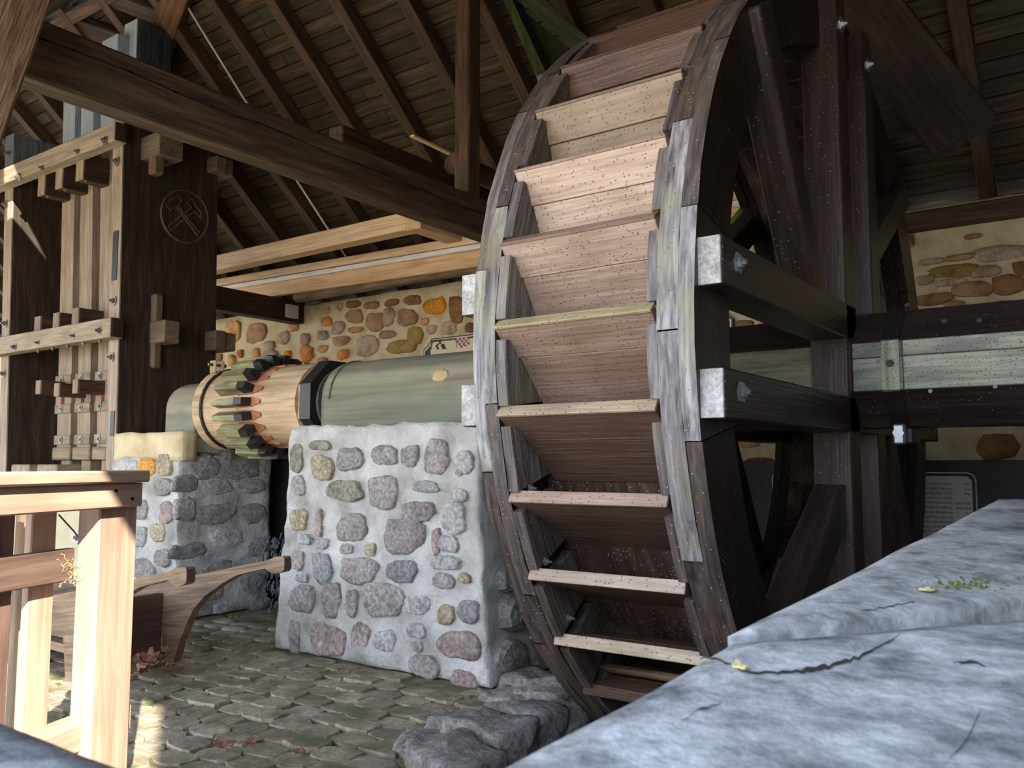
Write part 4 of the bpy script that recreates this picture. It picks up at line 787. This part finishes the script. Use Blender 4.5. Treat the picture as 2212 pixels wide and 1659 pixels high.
# ---------------------------------------------------------------- barrow
FARY, NEARY = 3.2, 2.6
prof = [(292, 1266), (365, 1254), (488, 1230), (560, 1215), (588, 1210), (612, 1200.5), (627, 1200.5), (629.5, 1204), (629.5, 1228), (626, 1233), (612, 1237), (604, 1236), (595, 1232), (588, 1226), (528, 1240), (496, 1258), (457, 1286), (433, 1314), (417, 1349), (401, 1389), (391, 1427), (369, 1427), (363, 1340)]
fp = [un(a, b, 'y', FARY) for a, b in prof]; zlow = -1.02
fp += [V(-6.6, FARY, zlow), V(-6.6, FARY, -.83)]
bar = empty('wheelbarrow', (-5.2, 2.9, GZ), 'old wooden ore barrow with curved handles behind the railing', 'wheelbarrow')
prism('side_board', fp, V(0, -.05, 0), W_BARROW, bar, V(1, 0, .15), (.85, .78, .78, 1))
prism('side_board', [V(p.x, NEARY-.0, p.z) for p in fp], V(0, -.05, 0), W_BARROW, bar, V(1, 0, .15), (1.0, .95, .88, 1))
for yy in (FARY, NEARY):
    e = [un(629.5, q, 'y', FARY) for q in (1204, 1229)]; aabb('handle_end', e[0].x-.002, e[0].x+.004, yy-.047, yy-.003, e[1].z, e[0].z, W_RAILD, bar, 'z', .001, (.8, .8, .85, 1))
xe = un(366, 1350, 'y', FARY).x
aabb('end_panel', xe-.05, xe, NEARY, FARY-.05, -1.16, -.80, W_RAILD, bar, 'y', .004, (.8, .7, .72, 1))
aabb('floor_board', -6.6, xe-.05, NEARY, FARY-.05, -1.08, -1.03, W_BARROW, bar, 'x', .004)
aabb('cross_bar', -5.35, -5.25, NEARY-.12, NEARY-.05, -1.03, -.9, W_RAILD, bar, 'z', .004)
# barrow wheel
wv = []; wfm = []
tube('barrow_wheel', [V(-6.75, (NEARY+FARY)/2-.07, -.98), V(-6.75, (NEARY+FARY)/2+.01, -.98)], .215, W_BARROW, bar, 20, False)
tube('axle', [V(-6.75, NEARY-.06, -.98), V(-6.75, FARY, -.98)], .03, M_IRON, bar, 8)

# ---------------------------------------------------------------- railing
rd = V(-.373, .928, 0).normalized(); rn = V(rd.y, -rd.x, 0); E0 = ray(311, 1041)*3.1
rail = empty('railing', (E0.x, E0.y, GZ), 'brown timber railing with sunlit posts at the lower left', 'railing')
def rpt(px, py, k): return unp(px, py, E0+rn*k, rn)
def rbox(name, s0, s1, z0, z1, k0, k1, mat, along='s', ch=.005, color=None):     # s along the rail from its right end (negative = nearer)
    c = V(E0.x, E0.y, 0)+rd*((s0+s1)/2)+rn*((k0+k1)/2); c.z = (z0+z1)/2
    if along == 's': return boxo(name, frame(c, rd, V(0, 0, 1)), s1-s0, abs(k1-k0), z1-z0, mat, rail, ch, color)
    return boxo(name, frame(c, V(0, 0, 1), rn), z1-z0, s1-s0, abs(k1-k0), mat, rail, ch, color)
def sco(px, py, k=0): return (rpt(px, py, k)-E0).dot(rd)
zc0, zc1 = E0.z, rpt(311, 1015, .02).z; zf0 = rpt(311, 1093, 0).z
rbox('top_rail', -1.9, 0.0, zc0, zc1-.002, -.11, .028, W_RAIL, ch=.006)
fo = rbox('fascia_board', -1.9, -.002, zf0, zc0-.002, -.035, 0, W_RAIL)
s0, s1 = sco(209, 1300, -.035), sco(291, 1300, -.035)
rbox('post', s0, s1, GZ, zc0-.002, -.125, -.037, W_RAIL, 'z', .006)
zm1, zm0 = rpt(172, 1182, -.13).z, rpt(172, 1250, -.13).z
rbox('mid_rail', -1.9, s0-.004, zm0, zm1, -.16, -.125, W_RAILD, ch=.004)
for (a, b, k) in ((64, 118, -.175), (-40, 28, -.175), (-160, -96, -.175)):
    rbox('baluster', sco(a, 1250, k), sco(b, 1250, k), GZ+.1, zc0-.02, k-.03, k, W_RAIL if a > 50 else W_RAILD, 'z', .004)
rbox('bottom_rail', -1.9, s1+.06, rpt(170, 1560, -.1).z-.09, rpt(170, 1560, -.1).z, -.19, -.075, W_RAIL, ch=.005)
for px, py in ((249, 1060), (284, 1077)): bolt(rpt(px, py, 0), rn, M_BLACK, fo, .007, .004, False, 'screw')
pole = rpt(48, 1300, -.3); tag(tube('round_pole', [V(pole.x, pole.y, GZ), V(pole.x+.01, pole.y, -.05)], .035, W_BARROW, None, 12), 'round weathered pole standing behind the railing', 'pole')
tw = [rpt(127, 1112, -.2), rpt(145, 1132, -.21), rpt(160, 1148, -.2), rpt(171, 1163, -.19)]; tag(tube('twig', tw, .003, M_TWIG, None, 5), 'thin dry twig caught between the railing bars', 'twig')
cw = []; cf = []; wb.clear(); wf.clear(); rg = random.Random(77)
for k in range(26):
    P = rpt(rg.uniform(140, 172), rg.uniform(1205, 1262), -.12); pts = [P]
    for i in range(5): pts.append(pts[-1]+V(rg.uniform(-.016, .016), rg.uniform(-.016, .016), rg.uniform(-.012, .016)))
    add_tube(pts, .0009, 3)
tag(mesh_in('straw_tuft', list(wb), list(wf), frame(rpt(150, 1230, -.12), V(1, 0, 0), V(0, 0, 1)), M_PALELEAF), 'tuft of dry straw caught on the railing cross bar', 'straw', kind='stuff')

# ---------------------------------------------------------------- parapet in the foreground (two runs meeting under the camera)
def coping(name, pts_top, thick, label, res=.03, amp=.004, seed=0):
    # pts_top: near-left, near-right, far-right, far-left corners of the top face
    a, b, c, d_ = [Vector(p) for p in pts_top]; nu = max(2, int((b-a).length/.05)); nv = max(2, int((d_-a).length/.05)); pts = []; f = []
    for j in range(nv+1):
        for i in range(nu+1):
            u, v_ = i/nu, j/nv; p = (a*(1-u)+b*u)*(1-v_)+(d_*(1-u)+c*u)*v_
            q = noise.noise(Vector((p.x*9, p.y*3, seed)))*amp+noise.noise(Vector((p.x*22, p.y*8, seed+3)))*amp*.5
            edge = min(u*(b-a).length, v_*(d_-a).length, (1-v_)*(d_-a).length)
            if edge < .02: q -= .007*(1-edge/.02)
            pts.append(p+V(0, 0, q))
    for j in range(nv):
        for i in range(nu): f.append([j*(nu+1)+i, j*(nu+1)+i+1, (j+1)*(nu+1)+i+1, (j+1)*(nu+1)+i])
    border = [i for i in range(nu+1)]+[(j+1)*(nu+1)-1 for j in range(1, nv+1)]+[nv*(nu+1)+i for i in range(nu-1, -1, -1)]+[j*(nu+1) for j in range(nv-1, 0, -1)]
    b0 = len(pts); pts += [pts[i]-V(0, 0, thick) for i in border]; m = len(border)
    for i in range(m): f.append([border[i], b0+i, b0+(i+1) % m, border[(i+1) % m]])
    f.append([b0+i for i in range(m)][::-1])
    o = mesh_in(name, pts, f, frame((a+c)/2, (d_-a), V(0, 0, 1)), W_LEDGE, None, None, True); return tag(o, label, 'coping')
def ez_(y): return -.25+.052*max(0, y-.6)        # the coping climbs slightly away from the camera
xe0 = -.468
N0 = un(1000, 1659, 'z', -.25); 
E1 = un(1488, 1424, 'y', 1.06); E2 = un(2160, 1072, 'y', 3.1)
def edge_at(y): t = (y-N0.y)/(E2.y-N0.y); return N0+(E2-N0)*t
Pn = edge_at(-.4); Pm = edge_at(1.08); Pm2 = edge_at(1.085); Pf = edge_at(3.1)
jd = V(.50, .866, .02)
coping('parapet_coping', [Pn+V(.012, 0, -.004), Pn+V(2.2, 0, -.02), Pm+jd*2.3+V(.4, 0, 0), Pm+V(.012, 0, -.004)], .2, 'nearest weathered grey coping slab at the bottom right', seed=1)
coping('parapet_coping', [Pm2+V(0, .004, .003), Pm2+jd*1.1+V(0, .004, .001), Pm2+jd*2.3+V(0, .004, 0), Pf], .2, 'farther weathered grey coping slab rising to the right edge', seed=5)
pw = rough_box('wall_parapet', -.40, 1.0, -.2, 3.0, -2.6, -.5, M_MORT, None, .2, .01); tag(pw, 'masonry parapet below the grey coping', kind='structure')
LA_, LB_ = un(0, 1545, 'z', -.25), un(290, 1659, 'z', -.25)
ly = (LA_.y+LB_.y)/2
coping('parapet_coping', [V(-2.2, -.35, -.25), V(-.47, -.35, -.25), V(-.47, ly, -.25), V(-2.2, ly+.01, -.25)], .2, 'dark grey coping slab in the bottom left corner', seed=9)
pw2 = rough_box('wall_parapet', -2.1, -.42, -.3, ly-.06, GZ-.1, -.5, M_MORT, None, .2, .01); tag(pw2, 'masonry under the left coping slab', kind='structure')
from mathutils.bvhtree import BVHTree
bpy.context.view_layer.update(); _bv = []
for nm in ('parapet_coping', 'parapet_coping.001'):
    ob = bpy.data.objects[nm]; _bv.append(BVHTree.FromPolygons([ob.matrix_world @ v.co for v in ob.data.vertices], [list(p.vertices) for p in ob.data.polygons]))
def zled(px, py):                                   # the point of the coping's top that a pixel shows
    best = None
    for b in _bv:
        h = b.ray_cast(V(0, 0, 0), ray(px, py).normalized())
        if h[0] is not None and (best is None or h[0].length < best.length): best = h[0]
    return best if best is not None else un(px, py, 'z', -.25)
def flat_leaf(name, c, wd, ht, rz_, mat, label, cat='leaf', curl=.3, seed=1, group=None, lobes=4):
    rnd = random.Random(seed); n = 18; pts = [V(0, 0, 0)]; f = []
    for k in range(n):
        t = 2*math.pi*k/n; rr = 1+.28*math.cos(t*lobes+.5)+rnd.uniform(-.12, .12); x, y = math.cos(t)*rr*wd/2, math.sin(t)*rr*ht/2
        pts.append(V(x, y, curl*wd*(x*x+y*y)/(wd*wd)*1.0+rnd.uniform(0, .12)*wd))
    pts += [p+V(0, 0, .0025) for p in pts]
    m = n+1
    for k in range(n):
        a, b = 1+k, 1+(k+1) % n; f += [[0, b, a], [m, m+a, m+b], [a, b, m+b, m+a]]
    M = Matrix.Translation(c) @ Matrix.Rotation(rz_, 4, 'Z'); me = bpy.data.meshes.new(name); me.from_pydata([tuple(p) for p in pts], [], f); me.update()
    o = link(name, me, mat); o.matrix_basis = M; return tag(o, label, cat, group)
flat_leaf('pale_leaf', zled(1600, 1448)+V(0, 0, .002), .014, .03, .7, M_PALELEAF, 'small pale yellow leaf scrap near the crack of the coping', curl=.12, seed=4)
flat_leaf('pale_leaf', zled(2003, 1280)+V(0, 0, .002), .018, .026, .2, M_PALELEAF, 'small pale leaf scrap beside the moss on the coping', curl=.12, seed=6)
wb.clear(); wf.clear(); rm = random.Random(8)
msv, msf = [], []
for k in range(120):
    P = zled(rm.gauss(2085, 36), rm.gauss(1262, 8)); r0 = rm.uniform(.002, .006); b0 = len(msv)
    for i in range(5): msv.append(P+V(r0*1.5*math.cos(i*1.257), r0*1.5*math.sin(i*1.257), -.003))
    msv.append(P+V(0, 0, r0*.6)); msf += [[b0+i, b0+(i+1) % 5, b0+5] for i in range(5)]
tag(mesh_in('moss_patch', msv, msf, frame(zled(2090, 1265), V(1, 0, 0), V(0, 0, 1)), M_MOSS, None, None, True), 'small yellow green moss patch on the far coping slab', 'moss', kind='stuff')
# cracks in the coping: dark ribbons paint the shade inside them
ck = [(1512, 1424), (1545, 1423), (1575, 1436), (1603, 1452), (1660, 1455), (1720, 1452), (1753, 1448), (1800, 1440), (1854, 1422), (1900, 1398), (1945, 1372)]
rc = random.Random(2)
def crack_part(line, widths, step, parent):
    pts = []; f = []; up_ = V(0, 0, .0012); fine = []
    for (a, b), (c, d), w0, w1 in zip(line[:-1], line[1:], widths[:-1], widths[1:]):
        m_ = max(1, int(math.hypot(c-a, d-b)/step))
        for q in range(m_): fine.append((a+(c-a)*q/m_, b+(d-b)*q/m_, w0+(w1-w0)*q/m_))
    fine.append((*line[-1], widths[-1]))
    for a, b, w_ in fine: o_y = rc.uniform(-2.5, 2.5); pts += [zled(a, b+o_y-w_*rc.uniform(.3, 1))+up_, zled(a, b+o_y+w_*rc.uniform(.3, 1))+up_]
    for i in range(len(fine)-1): f.append([2*i, 2*i+1, 2*i+3, 2*i+2])
    mesh_in('crack', pts, f, frame(pts[0], V(1, 0, 0), V(0, 0, 1)), M_CRACK, parent)
near_c = bpy.data.objects['parapet_coping']; far_c = bpy.data.objects['parapet_coping.001']
crack_part(ck, (1, 3, 3, 2, 3, 4, 8, 6, 6, 3, 1), 9, near_c)
crack_part([(1470, 1562), (1510, 1535), (1560, 1520)], (1, 2.5, 1), 9, near_c); crack_part([(2040, 1655), (2090, 1600), (2118, 1540), (2122, 1500)], (1, 4, 3, 1), 10, near_c)
crack_part([(2060, 1434), (2095, 1430), (2130, 1440)], (1, 5, 1), 8, near_c); crack_part([(1860, 1320), (1920, 1312), (1975, 1300)], (1, 2, 1), 9, far_c)
# leaves on the floor
for i, (px, py, s, lab) in enumerate(((483, 1618, .11, 'dry brown leaf with lobes lying on cobbles nearest the railing post'), (543, 1611, .09, 'dry reddish leaf on the cobbles just right of the lobed one'), (645, 1630, .07, 'small dry leaf on the cobbles at the bottom centre'), (735, 1452+0, .05, 'tiny dry leaf on the cobbles before the near pier'), (1022, 1512, .06, 'small orange leaf by the right foot of the near pier'), (612, 1352, .11, 'brown leaf at the left foot of the near pier'), (505, 1337, .09, 'dark red leaf at the foot of the far pier'))):
    P = un(px, py, 'z', GZ+.02); flat_leaf('fallen_leaf', P+V(0, 0, .008), s, s*.75, i*1.1, M_LEAF, lab, 'leaf', .25, 40+i, 'dry leaves scattered on the cobbles')
rl = random.Random(12)
for i in range(9):
    P = un(rl.uniform(305, 370), rl.uniform(1438, 1468), 'z', GZ+.03); 
    o = flat_leaf('withered_leaf', P+V(0, 0, .03+.012*(i % 4)), rl.uniform(.1, .16), rl.uniform(.07, .12), rl.uniform(0, 6), M_LEAF, 'withered brown leaf in the heap below the barrow panel', 'leaf', .9, 60+i, 'heap of withered leaves below the barrow')
    o.rotation_mode = 'XYZ'; o.matrix_basis = o.matrix_basis @ Matrix.Rotation(rl.uniform(-.7, .7), 4, 'X')

# ---------------------------------------------------------------- signs
SY = WALLY-.05
A = un(915, 735, 'y', SY); top = un(1000, 724, 'y', SY).z; x0s, x1s = A.x, un(1583, 700, 'y', SY).x; bot = .52
sg = empty('miner_sign', ((x0s+x1s)/2, SY, bot), 'cream sign with black frame, miner and red chequers on the back wall', 'sign')
def notched(x0, x1, z0, z1, c): return [(x0+c, z1), (x1-c, z1)]+[(x1-c+c*.0+c*math.sin(t), z1-c+c*0+c*(1-1)+0-(-0)-(0)+0*0-(c*(1-math.cos(t)))*0+c*0) if False else (x1-c*math.cos(t), z1-c*math.sin(t)) for t in (0.0001, .8)]*0+[(x1-c*.75, z1-c*.4), (x1-c*.4, z1-c*.75), (x1, z1-c), (x1, z0+c), (x1-c*.4, z0+c*.75), (x1-c*.75, z0+c*.4), (x1-c, z0), (x0+c, z0), (x0+c*.75, z0+c*.4), (x0+c*.4, z0+c*.75), (x0, z0+c), (x0, z1-c), (x0+c*.4, z1-c*.75), (x0+c*.75, z1-c*.4)]
def splate(name, poly, y, th_, mat, parent): return prism(name, [V(a, y, b) for a, b in poly], V(0, th_, 0), mat, parent, V(1, 0, 0))
for ins, y, mat, nm in ((0, SY, M_INK, 'backing'), (.011, SY-.003, M_SIGN, 'frame_line'), (.025, SY-.006, M_INK, 'inner_border'), (.042, SY-.009, M_SIGN, 'panel')):
    if nm == 'panel': splate(nm, [(x0s+.11, bot+.06), (x1s-.11, bot+.06), (x1s-.11, top-.042), (x0s+.11, top-.042)], y, .004, mat, sg)
    else: splate(nm, notched(x0s+ins, x1s-ins, bot+ins, top-ins, .11), y, .004 if ins else .03, mat, sg)
def sp_(x, y): P = un(880+x/12.29, 690+y/12.29, 'y', SY-.013); return (P.x, P.z)
splate('miner_figure', [sp_(*p) for p in ((820, 580), (855, 560), (905, 640), (880, 655), (855, 640), (800, 690), (840, 800), (780, 800), (765, 720), (735, 730), (765, 670), (840, 620))], SY-.013, .004, M_INK, sg)
splate('rock_face', [sp_(*p) for p in ((880, 670), (955, 640), (1000, 700), (990, 745), (1060, 780), (930, 790))], SY-.013, .004, M_INK, sg)
TG = plain('sign_green', L(84, 88, 62), .5, 0, .1)
splate('tunnel_edge', [sp_(*p) for p in ((620, 560), (720, 545), (850, 530), (1000, 520), (1160, 500), (1300, 490), (1300, 750), (1290, 740), (1295, 620), (1255, 525), (1140, 560), (960, 565), (860, 545), (720, 560), (650, 660), (640, 800), (620, 800))], SY-.0125, .004, TG, sg)
cx0, cz0 = sp_(1312, 490); cx1, cz1 = sp_(1640, 655)
cz1 = cz0-.105*1.0*(cx1-cx0)/.21*.98
cw_ = (cx1-cx0)/6
for r_ in range(3):
    for c_ in range(6):
        splate('chequer', [(cx0+c_*cw_, cz0-r_*cw_), (cx0+(c_+1)*cw_, cz0-r_*cw_), (cx0+(c_+1)*cw_, cz0-(r_+1)*cw_), (cx0+c_*cw_, cz0-(r_+1)*cw_)], SY-.013, .004, M_RED if (r_+c_) % 2 else M_SIGNW, sg)
for pts in (((1405, 725), (1450, 675), (1470, 690), (1420, 760)), ((1500, 680), (1530, 668), (1565, 710), (1540, 720))): splate('tool_mark', [sp_(*p) for p in pts], SY-.013, .004, M_INK, sg)
# dark boarding with the inverted history board at the right
tr = aabb('trim_2', -4.4, 1.6, 6.82, 6.98, -2.4, .02, M_BLACK, None, 'x'); tag(tr, 'black boarded plinth on the lower back wall at the right', kind='structure')
BY = 6.80
bx1 = un(2112, 1100, 'y', BY).x; bz1 = un(2050, 1020, 'y', BY).z; bx0 = un(1668, 1060, 'y', BY).x; bz0 = bz1-1.0
hb = empty('history_board', ((bx0+bx1)/2, BY, bz0), 'white text board with dark rim hanging upside down in the shade', 'sign')
def rrect(x0, x1, z0, z1, r):
    out = []
    for cx, cz, t0 in ((x1-r, z1-r, 0), (x0+r, z1-r, 90), (x0+r, z0+r, 180), (x1-r, z0+r, 270)):
        for k in range(5): t = rad(t0+k*22.5); out.append((cx+r*math.cos(t), cz+r*math.sin(t)))
    return out
splate('rim', rrect(bx0, bx1, bz0, bz1, .06), BY, .015, M_SIGNW, hb); splate('dark_line', rrect(bx0+.008, bx1-.008, bz0+.008, bz1-.008, .055), BY-.002, .004, M_INK, hb); splate('panel', rrect(bx0+.028, bx1-.028, bz0+.028, bz1-.028, .04), BY-.004, .004, M_SIGNW, hb)
rows = [('1980', 'Rekonstruktion der Anlage'), ('1975', 'Wiederauffahrung'), ('1960', 'erste Überlegungen'), ('', 'Abbau lohnt nicht mehr'), ('1934/1938', 'Untersuchungsarbeiten'), ('1870/1900', 'Vergabe neuer Schürfe'), ('1792', 'Einstellung der bergb'), ('1767', 'Bau der Wasserberger'), ('-1770', 'Blütezeit des Fischba'), ('', 'Verlegung der Schmelz'), ('', 'Niederbegin der Berg'), ('', 'Kauf der Gruben')]
def text(s, x, z, size, parent, y, mat):
    cu = bpy.data.curves.new('text', 'FONT'); cu.body = s; cu.size = size; cu.extrude = .0006; t_ = bpy.data.objects.new('t', cu); COL.objects.link(t_); bpy.context.view_layer.update(); me = bpy.data.meshes.new_from_object(t_.evaluated_get(bpy.context.evaluated_depsgraph_get())); bpy.data.objects.remove(t_); me.materials.clear(); o = link('lettering', me, mat)
    o.parent = parent; M = Matrix(((-1, 0, 0, x), (0, 0, -1, y), (0, -1, 0, z), (0, 0, 0, 1))); place(o, M, parent); return o
dz = un(2090, 1048, 'y', BY).z-un(2090, 1058.7, 'y', BY).z
zr = un(2090, 1043.5, 'y', BY).z
for i, (a, b) in enumerate(rows):
    z = zr-dz*i*.98
    if a: text(a, un(2098, 1050, 'y', BY).x, z, .0235, hb, BY-.006, M_INK)
    text(b, un(2056, 1050, 'y', BY).x, z, .026, hb, BY-.006, M_INK)
splate('nail', [(un(2096, 1033, 'y', BY).x+.008*math.cos(t), un(2096, 1033, 'y', BY).z+.008*math.sin(t)) for t in [k*math.pi/4 for k in range(8)]], BY-.007, .003, M_INK, hb)
# small sign frame seen through the wheel at the lower right
P = un(1665, 1000, 'y', BY)
